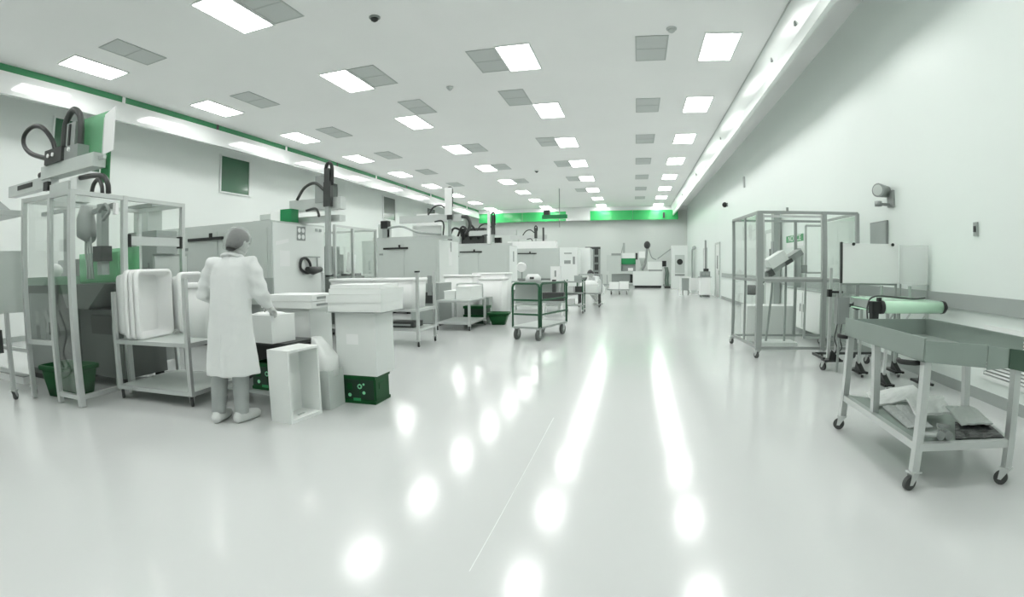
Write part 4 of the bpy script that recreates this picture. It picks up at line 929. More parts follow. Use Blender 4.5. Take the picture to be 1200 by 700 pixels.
# B
t, O = machine('large grey machine with white end panel right behind the worker', -8.25, -5.5, 6.53, 8.03, 2.1)
s = MB(O).bx(-5.485, -5.480, 7.18, 7.42, 1.80, 2.04).build('pictogram_sign', 'mid_grey', t)
for i in range(2):
    for j in range(2): MB(O).tube([(-5.480, 7.245+i*0.11, 1.865+j*0.11), (-5.477, 7.245+i*0.11, 1.865+j*0.11)], 0.042, 10).build('pictogram', 'paper', s)
MB(O).quadprism([(-5.484, 6.62, 1.70), (-5.484, 6.95, 1.76), (-5.484, 6.95, 1.82), (-5.484, 6.62, 1.76)], 0.003).build('notice_paper', 'paper', t)
MB(O).bx(-5.485, -5.481, 6.72, 6.98, 1.36, 1.62).build('notice_paper', 'paper', t)
for y in (7.72, 7.84): MB(O).bx(-5.485, -5.475, y, y+0.07, 1.98, 2.03).build('tag', 'rail', t)
MB(O).bx(-5.75, -5.47, 6.50, 6.53, 0.55, 1.18).build('side_panel', 'rail', t)
MB(O).bx(-5.95, -5.75, 6.48, 6.515, 1.19, 1.23).build('latch', 'black', t)
t, O = gantry('robot with tall dark arm on the machine behind the worker', -5.72, -4.66, 7.3, 2.40, -4.88, 3.08, 1.2, -6.6, -4.7, 2.105)
MB(O).bx(-5.74, -5.50, 7.05, 7.25, 2.105, 2.33).bevel(0.01).build('green_box', 'green_box', t)
MB(O).bx(-5.98, -5.74, 7.08, 7.22, 2.105, 2.30).build('white_box', 'plastic_white', t)
MB(O).bx(-5.16, -4.98, 7.26, 7.30, 2.42, 2.88).build('back_plate', 'mid_grey', t)
t = thing('hose_gun', 'black hose loop hanging on the white end of the machine behind the worker', 'hose', (-5.47, 7.5, 1.4)); O = (-5.47, 7.5, 1.4)
MB(O).tube(arc([(-5.44, 7.62, 1.28), (-5.44, 7.40, 1.24), (-5.44, 7.22, 1.32), (-5.44, 7.24, 1.46), (-5.44, 7.36, 1.50), (-5.44, 7.48, 1.42), (-5.44, 7.52, 1.30)]), 0.024, 8).build('hose', 'black', t)
MB(O).tube([(-5.39, 7.34, 1.30), (-5.39, 7.50, 1.28), (-5.39, 7.74, 1.30)], [0.05, 0.075, 0.05], 10).build('gun', 'dark_grey', t)
MB(O).bar((-5.46, 7.40, 1.52), (-5.46, 7.82, 1.52), 0.02).bar((-5.46, 7.74, 1.52), (-5.46, 7.74, 1.3), 0.015).build('hook_rail', 'rail', t)
def guard_fence(label, x, ys, zt, back):
    t = thing('guard_fence', label, 'enclosure', (x, (ys[0]+ys[-1])/2, 0)); O = t.location
    for y in ys: MB(O).bar((x, y, 0.01), (x, y, zt), 0.05).build('post', 'alu', t)
    MB(O).bar((back, ys[-1], 0.01), (back, ys[-1], zt), 0.045).build('post', 'alu', t)
    for z in (zt-0.02, 1.05, 0.1):
        for a, b in zip(ys, ys[1:]): MB(O).bar((x, a, z), (x, b, z), 0.04).build('rail', 'alu', t)
        MB(O).bar((x, ys[-1], z), (back, ys[-1], z), 0.04).build('rail', 'alu', t)
    for a, b in zip(ys, ys[1:]):
        MB(O).bx(x-0.003, x+0.003, a+0.03, b-0.03, 1.08, zt-0.05).build('pane', 'glass', t)
        MB(O).bx(x-0.003, x+0.003, a+0.03, b-0.03, 0.13, 1.02).build('panel', 'grey_paint', t)
    MB(O).bx(back+0.03, x-0.03, ys[-1]-0.003, ys[-1]+0.003, 1.08, zt-0.05).build('pane', 'glass', t)
guard_fence('aluminium guard fence with clear panes beyond the machine behind the worker', -5.5, (8.38, 9.04, 10.01), 2.15, -7.6)
t = thing('moulding_station', 'low grey machine bed with a white tilted screen inside the second guard', 'machine', (-6.4, 9.2, 0)); O = t.location
MB(O).bx(-7.4, -5.7, 8.5, 9.85, 0.05, 1.15).bevel(0.02).build('bed', 'rail', t)
MB(O).bx(-7.3, -6.2, 8.6, 9.8, 1.15, 1.62).build('housing', 'mid_grey', t)
MB(O).box((-5.85, 9.55, 1.42), (0.03, 0.30, 0.42), R=Matrix.Rotation(-0.2, 3, 'X')).build('screen', 'paper', t)
MB(O).bx(-5.95, -5.75, 9.3, 9.8, 1.15, 1.20).build('keyboard_tray', 'dark_grey', t)
for i in range(4): MB(O).tube([(-5.9, 8.62+i*0.16, 1.15), (-5.9, 8.62+i*0.16, 1.28+0.05*(i % 2))], 0.05, 8).build('valve', 'alu', t)
MB(O).bx(-6.1, -5.72, 8.5, 8.9, 1.2, 1.75).build('dark_box', 'mid_grey', t)
# C
t, O = machine('second grey machine with white end panel, beyond the clear guard fence', -7.6, -5.2, 13.02, 14.62, 2.09)
MB(O).bx(-5.184, -5.18, 13.75, 14.0, 1.35, 1.85).build('notice_paper', 'paper', t)
MB(O).bx(-5.184, -5.175, 13.9, 13.97, 1.75, 2.03).build('handle', 'mid_grey', t)
t, O = gantry('robot with long horizontal beam on the second grey machine', -6.51, -4.62, 13.3, 2.68, -4.95, 3.52, 2.15, -7.4, -4.9, 2.095)
MB(O).bx(-7.08, -6.86, 13.2, 13.4, 2.45, 2.67).build('black_box', 'black', t)
MB(O).bx(-7.05, -6.9, 13.25, 13.4, 2.19, 2.45).build('stand', 'rail', t)
MB(O).bx(-5.06, -4.86, 13.14, 13.19, 2.75, 3.5).build('white_cover', 'plastic_white', t)
MB(O).tube(arc([(-7.0, 13.25, 2.45), (-6.4, 13.22, 2.48), (-5.9, 13.22, 2.3), (-5.2, 13.22, 2.22)]), 0.03, 8).build('pipe', 'rail', t)
MB(O).tube(arc([(-4.62, 13.3, 2.70), (-4.45, 13.3, 2.66), (-4.38, 13.3, 2.45), (-4.5, 13.3, 2.2)]), 0.05, 8).build('hose', 'dark_grey', t)
MB(O).bx(-6.2, -5.3, 13.5, 13.9, 2.2, 2.5).build('cover', 'white_paint', t)
MB(O).bx(-6.3, -5.6, 14.0, 14.3, 2.1, 2.9).build('cabinet', 'plastic_white', t)
# D
t, O = machine('third machine with white end panel, mid-way along the left row', -7.4, -4.6, 18.65, 19.95, 2.12)
MB(O).bx(-4.583, -4.575, 19.2, 19.35, 1.5, 1.9).build('dark_slot', 'mid_grey', t)
t, O = gantry('robot with dark arm and pale column on the third machine', -6.3, -4.4, 19.0, 2.62, -5.3, 3.4, 2.25, -7.2, -4.6, 2.125)
MB(O).bx(-6.75, -5.75, 19.25, 19.6, 2.225, 2.85).build('dark_housing', 'dark_grey', t)
MB(O).bx(-7.3, -6.85, 19.25, 19.6, 2.225, 2.5).build('cover', 'dark_grey', t)
MB(O).bx(-5.52, -5.41, 18.9, 18.97, 2.2, 3.5).build('white_column', 'plastic_white', t)
for k in range(3): MB(O).tube(arc([(-7.2+k*0.35, 19.2, 2.5), (-7.0+k*0.35, 19.15, 2.85+0.05*k), (-6.7+k*0.3, 19.15, 2.75), (-6.6+k*0.3, 19.2, 2.4)]), 0.045, 7).build('hose', 'black', t)
MB(O).bx(-5.35, -5.1, 19.3, 19.5, 2.225, 2.45).build('valve_box', 'black', t)
# E
t, O = machine('fourth machine with grey side and white end panel, far along the left row', -6.2, -3.38, 23.4, 25.0, 2.15)
MB(O).bx(-3.36, -2.55, 23.36, 25.0, 0.05, 2.18).bevel(0.02).build('white_end_unit', 'white_paint', t)
MB(O).bx(-3.15, -2.85, 23.345, 23.36, 1.42, 1.58).build('dark_panel', 'mid_grey', t)
MB(O).bx(-2.75, -2.65, 23.345, 23.36, 1.40, 1.75).build('dark_panel', 'mid_grey', t)
MB(O).bx(-3.15, -2.80, 23.345, 23.36, 1.88, 1.93).build('slot', 'mid_grey', t)
MB(O).bx(-5.9, -3.6, 23.6, 24.3, 2.15, 2.5).bevel(0.05).build('white_hood', 'plastic_white', t)
t, O = gantry('robot with upright dark posts on the fourth machine', -6.0, -4.2, 24.6, 2.75, -4.7, 3.3, 2.52, -6.1, -3.9, 2.155)
MB(O).bar((-4.3, 24.4, 2.2), (-4.3, 24.4, 3.2), 0.08).build('post', 'dark_grey', t)
# F
t, O = machine('fifth plain white machine, behind the fourth at the far end', -3.55, -2.12, 25.2, 26.6, 2.22, 'white_paint', 'white_paint', False)
t = thing('dark_cabinet', 'tall dark frame standing right of the fifth white machine', 'cabinet', (-1.9, 27.0, 0)); O = t.location
MB(O).bx(-2.08, -1.72, 26.7, 27.3, 0.0, 2.2).build('body', 'mid_grey', t)
for k in range(5): MB(O).bx(-2.0, -1.8, 26.67, 26.7, 0.3+k*0.4, 0.6+k*0.4).build('shelf_front', 'dark_grey', t)
MB(O).bx(-2.5, -1.7, 26.8, 27.0, 2.2, 2.32).build('top_beam', 'dark_grey', t)
t = thing('green_hoist', 'green and dark ceiling-hung hoist by the far valance', 'hoist', (-3.9, 25.8, 4.0)); O = t.location
MB(O).bx(-4.6, -3.3, 25.7, 25.9, 3.75, 3.95).build('beam', 'green_box', t)
MB(O).bar((-3.7, 25.8, 3.3), (-3.7, 25.8, CZ), 0.04).build('hanger', 'mid_grey', t)
MB(O).bx(-4.5, -4.2, 25.65, 25.95, 3.95, 4.2).build('motor', 'dark_grey', t)

# ------------------------------------------------------------------ racks, bins and carts along the left of the aisle
def rack(label, x0, x1, y0, y1, zs, tops, name='rack_cart', rub=True):
    t = thing(name, label, 'cart', ((x0+x1)/2, (y0+y1)/2, 0)); O = t.location
    for (x, y), h in zip(((x0, y0), (x1, y0), (x0, y1), (x1, y1)), tops):
        MB(O).bar((x, y, 0.1), (x, y, h), 0.045).bevel(0.005).build('post', 'alu', t); caster(t, (x-O[0], y-O[1]), 0.042, 0.11, 1.8)
    for z in zs:
        for a in (((x0, y0), (x1, y0)), ((x0, y1), (x1, y1)), ((x0, y0), (x0, y1)), ((x1, y0), (x1, y1))):
            MB(O).bar((*a[0], z), (*a[1], z), 0.04).build('rail', 'alu', t)
        MB(O).bx(x0+0.02, x1-0.02, y0+0.02, y1-0.02, z+0.005, z+0.018).build('shelf', 'grey_paint', t)
    return t, O
t, O = rack('long aluminium rack cart with tall corner posts carrying two white bins', -5.22, -3.40, 7.56, 8.28, (0.28, 0.60), (1.24, 1.24, 1.0, 1.24))
MB(O).bx(-3.43, -3.37, 7.52, 7.6, 1.22, 1.245).build('post_cap', 'black', t)
for k, (a, b) in enumerate(((-5.16, -4.34), (-4.31, -3.48))):
    open_tub('white_bin', b-a-0.04, 0.56, 0.50, 'plastic_white', ['left-hand white bin on the long rack cart', 'white bin on the long rack cart nearest its right post'][k], ((a+b)/2, 7.92, 0.622), (0, 0, 0), taper=0.02, group='white bins on the long rack cart')
for k, (x, l) in enumerate(((-4.7, 'long black tray on the lower shelf of the rack cart'), (-3.8, 'short black tray at the right end of the lower shelf of the rack cart'))):
    t = thing('black_tray', l, 'tray', (x, 7.9, 0.30))
    MB().bx(-0.35+0.1*k, 0.35-0.1*k, -0.2, 0.2, 0, 0.09).bevel(0.01).build('tray', 'dark_grey', t)
    MB().bx(-0.3+0.1*k, 0.3-0.1*k, -0.205, -0.2, 0.03, 0.06).build('slot', 'rail', t)
t, O = rack('low white cart with a tube handle carrying white boxes, beyond the rack cart', -3.95, -3.25, 9.75, 10.85, (0.15, 0.60), (0.62, 0.62, 0.62, 0.62), 'low_cart')
MB(O).tube(arc([(-3.90, 10.85, 0.60), (-3.90, 10.85, 0.86), (-3.84, 10.85, 0.93), (-3.36, 10.85, 0.93), (-3.30, 10.85, 0.86), (-3.30, 10.85, 0.60)]), 0.02, 8).build('handle', 'alu', t)
for k, (x0, x1, y0, y1, z0, z1, l) in enumerate(((-3.62, -3.28, 10.0, 10.75, 0.62, 0.90, 'white foam box at the right of the low white cart'), (-3.92, -3.68, 10.1, 10.7, 0.62, 0.80, 'smaller white foam box at the left of the low white cart'))):
    t = thing('foam_box', l, 'box', ((x0+x1)/2, (y0+y1)/2, z0))
    MB().bx(-(x1-x0)/2, (x1-x0)/2, -(y1-y0)/2, (y1-y0)/2, 0, z1-z0-0.03).bevel(0.008).build('box', 'foam', t)
    MB().bx(-(x1-x0)/2-0.006, (x1-x0)/2+0.006, -(y1-y0)/2-0.006, (y1-y0)/2+0.006, z1-z0-0.03, z1-z0).bevel(0.006).build('lid', 'foam', t)
t = thing('dark_console', 'grey and black floor unit behind the low white cart', 'machine', (-4.55, 10.9, 0))
MB().bx(-0.35, 0.35, -0.4, 0.4, 0.05, 0.95).bevel(0.01).build('body', 'rail', t)
MB().bx(-0.28, 0.28, -0.42, -0.4, 0.5, 0.75).build('panel', 'dark_grey', t)
MB().bx(-0.35, 0.35, -0.38, 0.38, 0, 0.05).build('plinth', 'black', t)
MB().bx(0.10, 0.2, -0.46, -0.42, 0.68, 1.12).build('side_post', 'mid_grey', t)
for k in range(2):
    t = thing('dark_crate', ['lower', 'upper'][k] + ' dark green crate stacked behind the low white cart', 'crate', (-3.55, 11.25, 0.001+k*0.205), 0, 'dark green crates behind the low cart')
    MB().bx(-0.26, 0.26, -0.18, 0.18, 0, 0.14).build('shell', 'crate_dark', t); MB().bx(-0.28, 0.28, -0.2, 0.2, 0.14, 0.2).bevel(0.008).build('rim', 'crate_green', t)
t = open_tub('green_bowl', 0.46, 0.40, 0.27, 'crate_green', 'small round-sided green tub on the floor beside the green trolley', (-2.98, 11.05, 0.001), (0, 0, 0.1), taper=0.08)
BN = [(-3.40, 12.15, 0.60, 0.62, 1.02, 'tall white bin standing behind the small green tub'), (-4.2, 12.1, 0.78, 0.6, 1.10, 'wide white bin behind the low white cart handle'), (-3.65, 12.95, 0.9, 0.7, 1.14, 'white bin in the back row behind the tall white bin')]
for x, y, w, d, h, l in BN:
    open_tub('floor_bin', w, d, h, 'plastic_white', l, (x, y, 0.001), (0, 0, 0), taper=0.05, group='white bins on the floor')
tag(MB().bx(-3.5, -3.34, 11.5, 11.8, 0.0, 0.58).bevel(0.01).build('grey_box', 'rail'), 'small grey box against the tall white bin', 'box')

# green tube trolley
t = thing('platform_trolley', 'flat trolley with two dark green tube rails and big grey wheels', 'cart', (-1.685, 9.215, 0), -0.28)
MB().bx(-0.28, 0.28, -0.59, 0.59, 0.21, 0.245).bevel(0.006).build('platform', 'rail', t)
def loop(a, b, n):
    a, b = V(a), V(b); d = (b-a).normalized(); z = V((0, 0, 1))
    pts = [a+z*0.23, a+z*0.93, a+z*0.975+d*0.015, a+z*1.0+d*0.06, b+z*1.0-d*0.06, b+z*0.975-d*0.015, b+z*0.93, b+z*0.23]
    lab(MB().tube(pts, 0.02, 10).build('end_rail', 'cart_green', t), 'dark green tube rail')
    for h in (0.46, 0.71): MB().bar(a+z*h+d*0.01, b+z*h-d*0.01, 0.022, 0.03).build('cross_bar', 'cart_green', t)
loop((-0.265, -0.575, 0), (0.255, -0.575, 0), 0); loop((0.268, -0.53, 0), (0.268, 0.575, 0), 1)
for x, y in ((-0.22, -0.5), (0.22, -0.52), (0.22, 0.5), (-0.22, 0.5)):
    f = MB().bx(x-0.035, x+0.035, y-0.04, y+0.04, 0.19, 0.21)
    f.bx(x-0.035, x-0.029, y-0.03, y+0.03, 0.09, 0.19).bx(x+0.029, x+0.035, y-0.03, y+0.03, 0.09, 0.19)
    fo_ = f.build('wheel_fork', 'alu', t)
    MB().cyl((x-0.025, y, 0.095), (x+0.025, y, 0.095), 0.094, 20).build('wheel', 'deep_grey', fo_)
    MB().cyl((x-0.028, y, 0.095), (x+0.028, y, 0.095), 0.04, 14).build('hub', 'rail', fo_)

# workbench clutter half way down
t = thing('workbench', 'grey workbench with a dark top half way down the left row', 'table', (-2.75, 14.6, 0))
MB().bx(-0.8, 0.75, -0.4, 0.4, 0.84, 0.88).build('top', 'rail', t)
for x in (-0.74, 0.69):
    for y in (-0.36, 0.36): MB().bar((x, y, 0.0), (x, y, 0.84), 0.05).build('leg', 'alu', t)
MB().bx(-0.74, 0.69, 0.34, 0.36, 0.2, 0.8).build('back_panel', 'grey_paint', t)
MB().bx(-0.74, 0.69, -0.3, 0.3, 0.16, 0.19).build('shelf', 'grey_paint', t)
t = thing('bench_lamp', 'round white lamp head on a post at the left of the workbench', 'lamp', (-3.2, 14.5, 0.881))
MB().tube([(0, 0, 0), (0, 0, 0.02)], 0.1, 14).build('base', 'dark_grey', t); MB().bar((0, 0, 0.02), (0, 0, 0.34), 0.035).build('post', 'mid_grey', t)
MB().tube([(0, 0.06, 0.42), (0, -0.04, 0.40), (0, -0.08, 0.39)], [0.13, 0.15, 0.12], 16).build('head', 'plastic_white', t)
MB().tube([(0, 0.10, 0.425), (0, 0.06, 0.42)], [0.10, 0.135], 16).build('cap', 'dark_grey', t)
t = thing('bench_monitor', 'white upright box with a dark slot on the workbench', 'machine', (-2.2, 14.5, 0.881))
MB().bx(-0.14, 0.14, -0.1, 0.1, 0, 0.42).bevel(0.01).build('case', 'plastic_white', t); MB().bx(-0.025, 0.025, -0.105, -0.1, 0.12, 0.3).build('slot', 'mid_grey', t)
t = thing('white_bundle', 'white plastic bundle on the workbench beside the lamp', 'bundle', (-2.85, 14.4, 0.881))
MB().loft([ell((0, 0, 0), 0.22, 0.16, 18), ell((0, 0, 0.10), 0.23, 0.17, 18, 0, lambda a: 0.06*math.sin(5*a)), ell((0, 0, 0.2), 0.14, 0.1, 18, 0, lambda a: 0.1*math.sin(4*a))]).build('film', 'film_white', t)
MB().bx(-0.06, 0.06, -0.19, -0.165, 0.06, 0.12).build('paper_label', 'dark_grey', t)
t = thing('dark_bin', 'dark grey box on a low stand behind the green trolley', 'box', (-2.05, 13.2, 0))
MB().bx(-0.28, 0.28, -0.2, 0.2, 0.40, 0.62).bevel(0.015).build('box', 'dark_grey', t)
MB().bx(-0.05, 0.05, -0.03, 0.03, 0.62, 0.95).build('mast', 'dark_grey', t)
MB().bx(-0.3, 0.3, -0.22, 0.22, 0.36, 0.40).build('stand_top', 'rail', t)
for x in (-0.25, 0.25):
    for y in (-0.17, 0.17): MB().bar((x, y, 0), (x, y, 0.36), 0.04).build('leg', 'plastic_white', t)
t = thing('tool_cart', 'small cart of dark and white parts behind the green trolley', 'cart', (-1.62, 14.2, 0))
for z in (0.2, 0.55, 0.85): MB().bx(-0.26, 0.26, -0.3, 0.3, z, z+0.03).build('shelf', 'rail', t)
for x in (-0.25, 0.25):
    for y in (-0.28, 0.28): MB().bar((x, y, 0.1), (x, y, 0.92), 0.03).build('post', 'cart_green', t); caster(t, (x, y), 0.04, 0.1, 1.5)
for k, (x, z, m) in enumerate(((-0.12, 0.58, 'plastic_white'), (0.12, 0.58, 'dark_grey'), (0.1, 0.88, 'rail'), (-0.1, 0.23, 'plastic_white'))):
    tag(MB((-1.62+x, 14.2, z+0.001)).bx(-1.62+x-0.10, -1.62+x+0.10, 14.05, 14.3, z+0.001, z+0.16).bevel(0.015).build('parts_box', m), ['white box on the middle shelf of the small cart', 'dark box on the middle shelf of the small cart', 'grey box on the top shelf of the small cart', 'white box on the bottom shelf of the small cart'][k], 'box').location = (-1.62+x, 14.2, z+0.001)

# cart with the white heap, in front of the crouched worker
t = thing('hoop_cart', 'flat cart with hooped end rails in front of the crouched worker', 'cart', (-1.38, 16.3, 0)); O = t.location
MB(O).bx(-1.76, -1.0, 16.0, 16.6, 0.42, 0.46).build('platform', 'mid_grey', t)
for y in (16.03, 16.57):
    MB(O).tube(arc([(-1.75, y, 0.44), (-1.75, y, 0.95), (-1.68, y, 1.03), (-1.08, y, 1.03), (-1.01, y, 0.95), (-1.01, y, 0.44)]), 0.02, 8).build('hoop', 'rail', t) if y > 16.5 else MB(O).bar((-1.75, y, 0.44), (-1.75, y, 1.0), 0.04).build('post', 'cart_green', t)
for x in (-1.70, -1.06):
    for y in (16.06, 16.54): MB(O).bar((x, y, 0.1), (x, y, 0.42), 0.05).build('leg', 'dark_grey', t); caster(t, (x-O[0], y-O[1]), 0.045, 0.11, 1.5)
t = thing('grey_carton', 'grey open carton on the hooped cart', 'box', (-1.40, 16.28, 0.461)); MB().bx(-0.32, 0.32, -0.24, 0.24, 0, 0.22).bevel(0.006).build('carton', 'card', t)
h_ = MB(); h_.loft([ell((0, 0, 0.20), 0.31, 0.23, 20), ell((0, 0, 0.28), 0.29, 0.21, 20, 0, lambda a: 0.04*math.sin(5*a)), ell((0.02, 0, 0.36), 0.18, 0.13, 20, 0, lambda a: 0.06*math.sin(4*a)), ell((0.03, 0, 0.39), 0.06, 0.05, 20)])
lab(h_.build('white_heap', 'film_white', t), 'white plastic heap')
# far low cart
t = thing('low_cart', 'low cart of white boxes in front of the far end machine', 'cart', (-0.65, 23.7, 0)); O = t.location
MB(O).bx(-1.15, -0.15, 23.4, 24.0, 0.20, 0.25).build('platform', 'mid_grey', t)
for x in (-1.0, -0.62, -0.28): caster(t, (x-O[0], -0.2), 0.09, 0.2, 1.5); caster(t, (x-O[0], 0.2), 0.09, 0.2, 1.5)
MB(O).bar((-1.18, 23.7, 0.2), (-1.2, 23.7, 0.9), 0.04).build('handle', 'rail', t)
for k, (a, b) in enumerate(((-1.08, -0.64), (-0.62, -0.2))):
    t = thing('white_box', ['left', 'right'][k] + ' white box on the far low cart', 'box', ((a+b)/2, 23.7, 0.251)); MB().bx(-(b-a)/2, (b-a)/2, -0.27, 0.27, 0, 0.28+0.03*k).bevel(0.02).build('box', 'plastic_white', t)
    MB().bx(-(b-a)/2-0.005, (b-a)/2+0.005, -0.275, 0.275, 0.28+0.03*k, 0.31+0.03*k).build('lid', 'foam', t)
# far end machine
t = thing('end_machine', 'white moulding machine across the far end of the aisle', 'machine', (0.2, 31.4, 0)); O = t.location
MB(O).bx(0.0, 1.8, 31.0, 32.2, 0.14, 1.0).bevel(0.02).build('bed', 'white_paint', t)
MB(O).bx(-1.45, 0.0, 31.05, 32.2, 0.84, 1.0).build('left_bed', 'grey_paint', t)
MB(O).bx(-1.3, -0.05, 31.2, 32.1, 0.3, 0.84).build('underframe', 'mid_grey', t)
MB(O).bx(-0.18, -0.02, 31.0, 31.05, 0.3, 0.8).build('dark_panel', 'black', t)
MB(O).bx(0.1, 1.7, 31.1, 32.1, 0.0, 0.14).build('plinth', 'black', t)
MB(O).bx(-1.6, -0.72, 31.05, 32.2, 1.0, 1.98).bevel(0.02).build('clamp_guard', 'grey_paint', t)
MB(O).bx(-1.3, -0.72, 31.0, 31.05, 1.95, 2.08).build('guard_rail', 'mid_grey', t)
MB(O).bx(-0.70, 0.16, 31.1, 32.1, 1.42, 1.78).build('green_window', 'green_box', t)
MB(O).bx(-0.70, 0.16, 31.2, 32.1, 1.0, 1.42).build('mould_space', 'mid_grey', t)
MB(O).bx(-0.3, 0.0, 31.1, 31.2, 1.02, 1.2).build('mould', 'plastic_white', t)
MB(O).bx(-0.65, 0.1, 31.1, 31.7, 1.78, 2.1).build('top_guard', 'white_paint', t)
MB(O).bar((-0.55, 31.3, 2.1), (-0.55, 31.3, 2.72), 0.12).bar((-0.55, 31.3, 2.7), (-0.7, 31.3, 2.1), 0.06).build('mast', 'rail', t)
MB(O).bx(0.36, 0.74, 31.2, 31.7, 1.8, 2.2).build('hopper', 'plastic_white', t)
MB(O).loft([[(0.36, 31.2, 1.8), (0.74, 31.2, 1.8), (0.74, 31.7, 1.8), (0.36, 31.7, 1.8)], [(0.5, 31.4, 1.3), (0.6, 31.4, 1.3), (0.6, 31.5, 1.3), (0.5, 31.5, 1.3)]], smooth=False).build('funnel', 'grey_paint', t)
MB(O).tube(arc([(0.55, 31.3, 1.05), (0.72, 31.3, 1.4), (0.80, 31.3, 1.9), (0.86, 31.3, 2.5)]), 0.07, 8).build('feed_hose', 'mid_grey', t)
MB(O).ball((0.86, 31.3, 2.58), 0.2, 12, (1, 1, 1.2)).build('loader_head', 'dark_grey', t)
MB(O).tube(arc([(0.95, 31.3, 2.4), (1.1, 31.3, 1.9), (1.25, 31.3, 1.75), (1.4, 31.3, 1.7)]), 0.03, 6).build('hose', 'mid_grey', t)
MB(O).bx(0.15, 0.28, 31.1, 31.3, 1.7, 2.1).build('dark_box', 'dark_grey', t)
MB(O).bx(0.9, 1.75, 31.1, 31.9, 1.1, 1.58).bevel(0.04).build('barrel_cover', 'white_paint', t)
MB(O).bx(0.95, 1.75, 31.1, 31.8, 1.0, 1.1).build('barrel_base', 'mid_grey', t)
MB(O).bx(1.76, 2.0, 31.1, 31.5, 1.28, 1.62).bevel(0.04).build('motor', 'black', t)
MB(O).tube([(1.5, 31.5, 1.75), (2.3, 31.6, 2.35)], 0.035, 6).build('pipe', 'rail', t)
t = thing('hose_tangle', 'dark green hoses hanging beside the far end machine', 'hose', (2.05, 31.0, 0)); O = t.location
for k in range(5): MB(O).tube(arc([(1.86+0.05*k, 30.75, 1.25), (1.93+0.05*k, 30.7, 0.9), (1.88+0.06*k, 30.7, 0.5), (1.93+0.05*k, 30.65, 0.13)]), 0.03, 6).build('hose', 'cart_green' if k % 2 else 'mid_grey', t)
MB(O).bx(1.86, 2.2, 30.5, 30.85, 0.0, 0.12).build('tray', 'dark_grey', t)
MB(O).bar((1.9, 30.8, 0.12), (1.9, 30.8, 1.3), 0.05).build('post', 'mid_grey', t)
t = thing('tall_cabinet', 'tall white cabinet with a black round port at the far right', 'cabinet', (2.65, 30.0, 0)); O = t.location
MB(O).bx(2.25, 3.15, 29.9, 30.7, 0.0, 2.5).bevel(0.015).build('body', 'white_paint', t)
MB(O).bx(2.42, 2.98, 29.88, 29.9, 0.9, 1.95).build('door', 'grey_paint', t)
MB(O).tube([(2.7, 29.88, 1.55), (2.7, 29.85, 1.55)], 0.17, 16).build('port', 'black', t)
MB(O).bx(2.42, 2.98, 29.86, 29.9, 0.75, 0.85).build('shelf_lip', 'mid_grey', t)
t = thing('sign_stand', 'white post stand with a dark panel near the far right wall', 'stand', (2.35, 23.3, 0)); O = t.location
MB(O).bar((2.13, 23.3, 0), (2.13, 23.3, 0.85), 0.06).bar((2.13, 23.3, 0.82), (2.6, 23.3, 0.82), 0.06).build('frame', 'plastic_white', t)
MB(O).bx(2.2, 2.52, 23.25, 23.33, 0.22, 0.76).build('dark_panel', 'mid_grey', t)
for x in (2.24, 2.48): MB(O).bar((x, 23.29, 0.0), (x, 23.29, 0.22), 0.03).build('leg', 'dark_grey', t)
tag(MB((2.85, 24.2, 0)).bx(2.62, 3.1, 23.9, 24.5, 0.18, 0.75).bevel(0.03).bx(2.7, 3.0, 24.0, 24.4, 0, 0.18).build('white_drum_box', 'plastic_white'), 'white box on a plinth behind the far white cart', 'box').location = (2.85, 24.2, 0)
t = thing('white_cart', 'white cabinet cart carrying a grey machine near the far right wall', 'cart', (3.05, 22.0, 0)); O = t.location
MB(O).bx(2.83, 3.28, 21.8, 22.3, 0.1, 0.83).bevel(0.01).build('body', 'plastic_white', t)
for x in (2.88, 3.23):
    for y in (21.86, 22.24): caster(t, (x-O[0], y-O[1]), 0.04, 0.1, 1.4)
MB(O).bx(2.80, 3.31, 21.78, 22.32, 0.83, 0.86).build('top', 'rail', t)
t = thing('bench_tester', 'grey instrument on the far white cart', 'machine', (3.05, 22.0, 0.861)); O = t.location
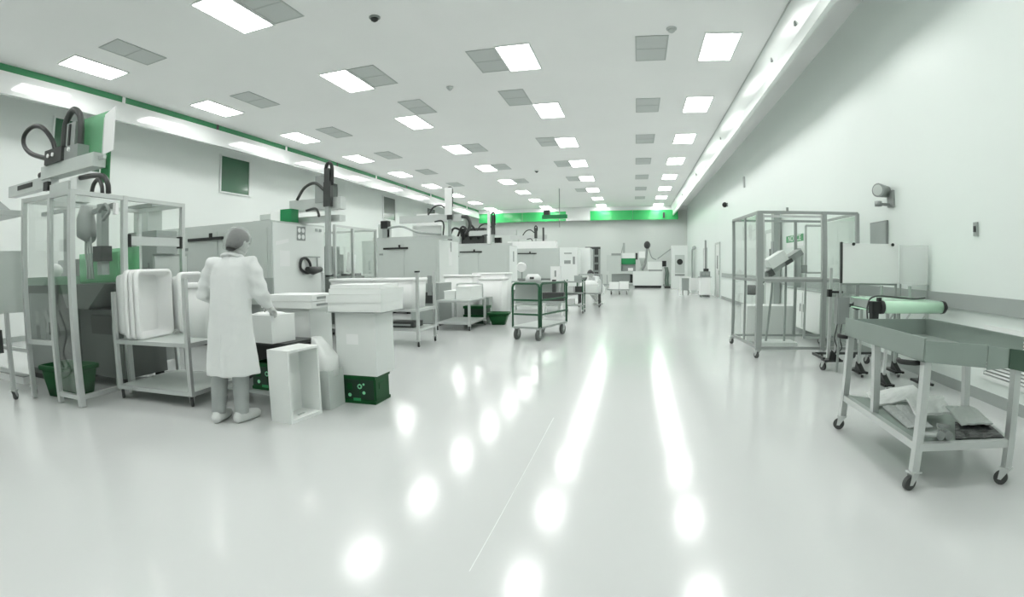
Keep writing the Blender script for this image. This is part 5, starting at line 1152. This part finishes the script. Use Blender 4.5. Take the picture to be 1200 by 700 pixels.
MB(O).bx(2.86, 3.26, 21.85, 22.2, 0.861, 1.08).bevel(0.02).build('case', 'mid_grey', t)
for x in (2.98, 3.14): MB(O).tube([(x, 21.85, 0.97), (x, 21.83, 0.97)], 0.06, 12).build('dial', 'rail', t)
MB(O).bx(3.0, 3.2, 21.9, 22.1, 1.08, 1.2).build('head', 'dark_grey', t)
t = thing('pole_stand', 'tall thin grey pole standing beside the far white cart', 'stand', (3.15, 22.5, 0)); O = t.location
MB(O).bx(3.0, 3.3, 22.4, 22.6, 0, 0.05).build('base', 'mid_grey', t); MB(O).bar((3.15, 22.5, 0.05), (3.15, 22.5, 2.42), 0.07).build('pole', 'mid_grey', t)
t = thing('pole_stand', 'shorter thin pole with a curved head near the far right wall', 'stand', (2.9, 25.4, 0)); O = t.location
MB(O).bx(2.75, 3.05, 25.3, 25.5, 0, 0.05).build('base', 'mid_grey', t); MB(O).tube(arc([(2.9, 25.4, 0.05), (2.9, 25.4, 1.8), (2.92, 25.4, 2.1), (3.0, 25.4, 2.2)]), 0.045, 8).build('pole', 'rail', t)
MB(O).ball((3.0, 25.4, 2.2), 0.1, 10).build('head', 'rail', t)

# loose cables and a floor rail by the left edge
for k, (x, y, l) in enumerate(((-6.45, 2.32, 'black cable loop hanging down to the floor at the left edge'), (-6.75, 2.26, 'second black cable hanging farther left at the left edge'))):
    o = MB((x, y, 0)).tube(arc([(x+0.1, y+0.02, 0.9), (x+0.16, y-0.03, 0.62), (x-0.02, y-0.06, 0.36), (x+0.1, y-0.08, 0.16), (x-0.2, y-0.12, 0.03), (x-0.6, y-0.1, 0.012)]), 0.011, 7).build('cable', 'black')
    o.location = (x, y, 0); tag(o, l, 'cable')
t = thing('floor_duct', 'low white cable duct on the floor at the left edge', 'duct', (-7.6, 3.15, 0))
MB().bx(-0.7, 0.7, -0.05, 0.05, 0.0, 0.09).bevel(0.01).build('duct', 'plastic_white', t); MB().bx(-0.7, 0.7, -0.055, 0.055, 0.09, 0.1).build('cover', 'mid_grey', t)
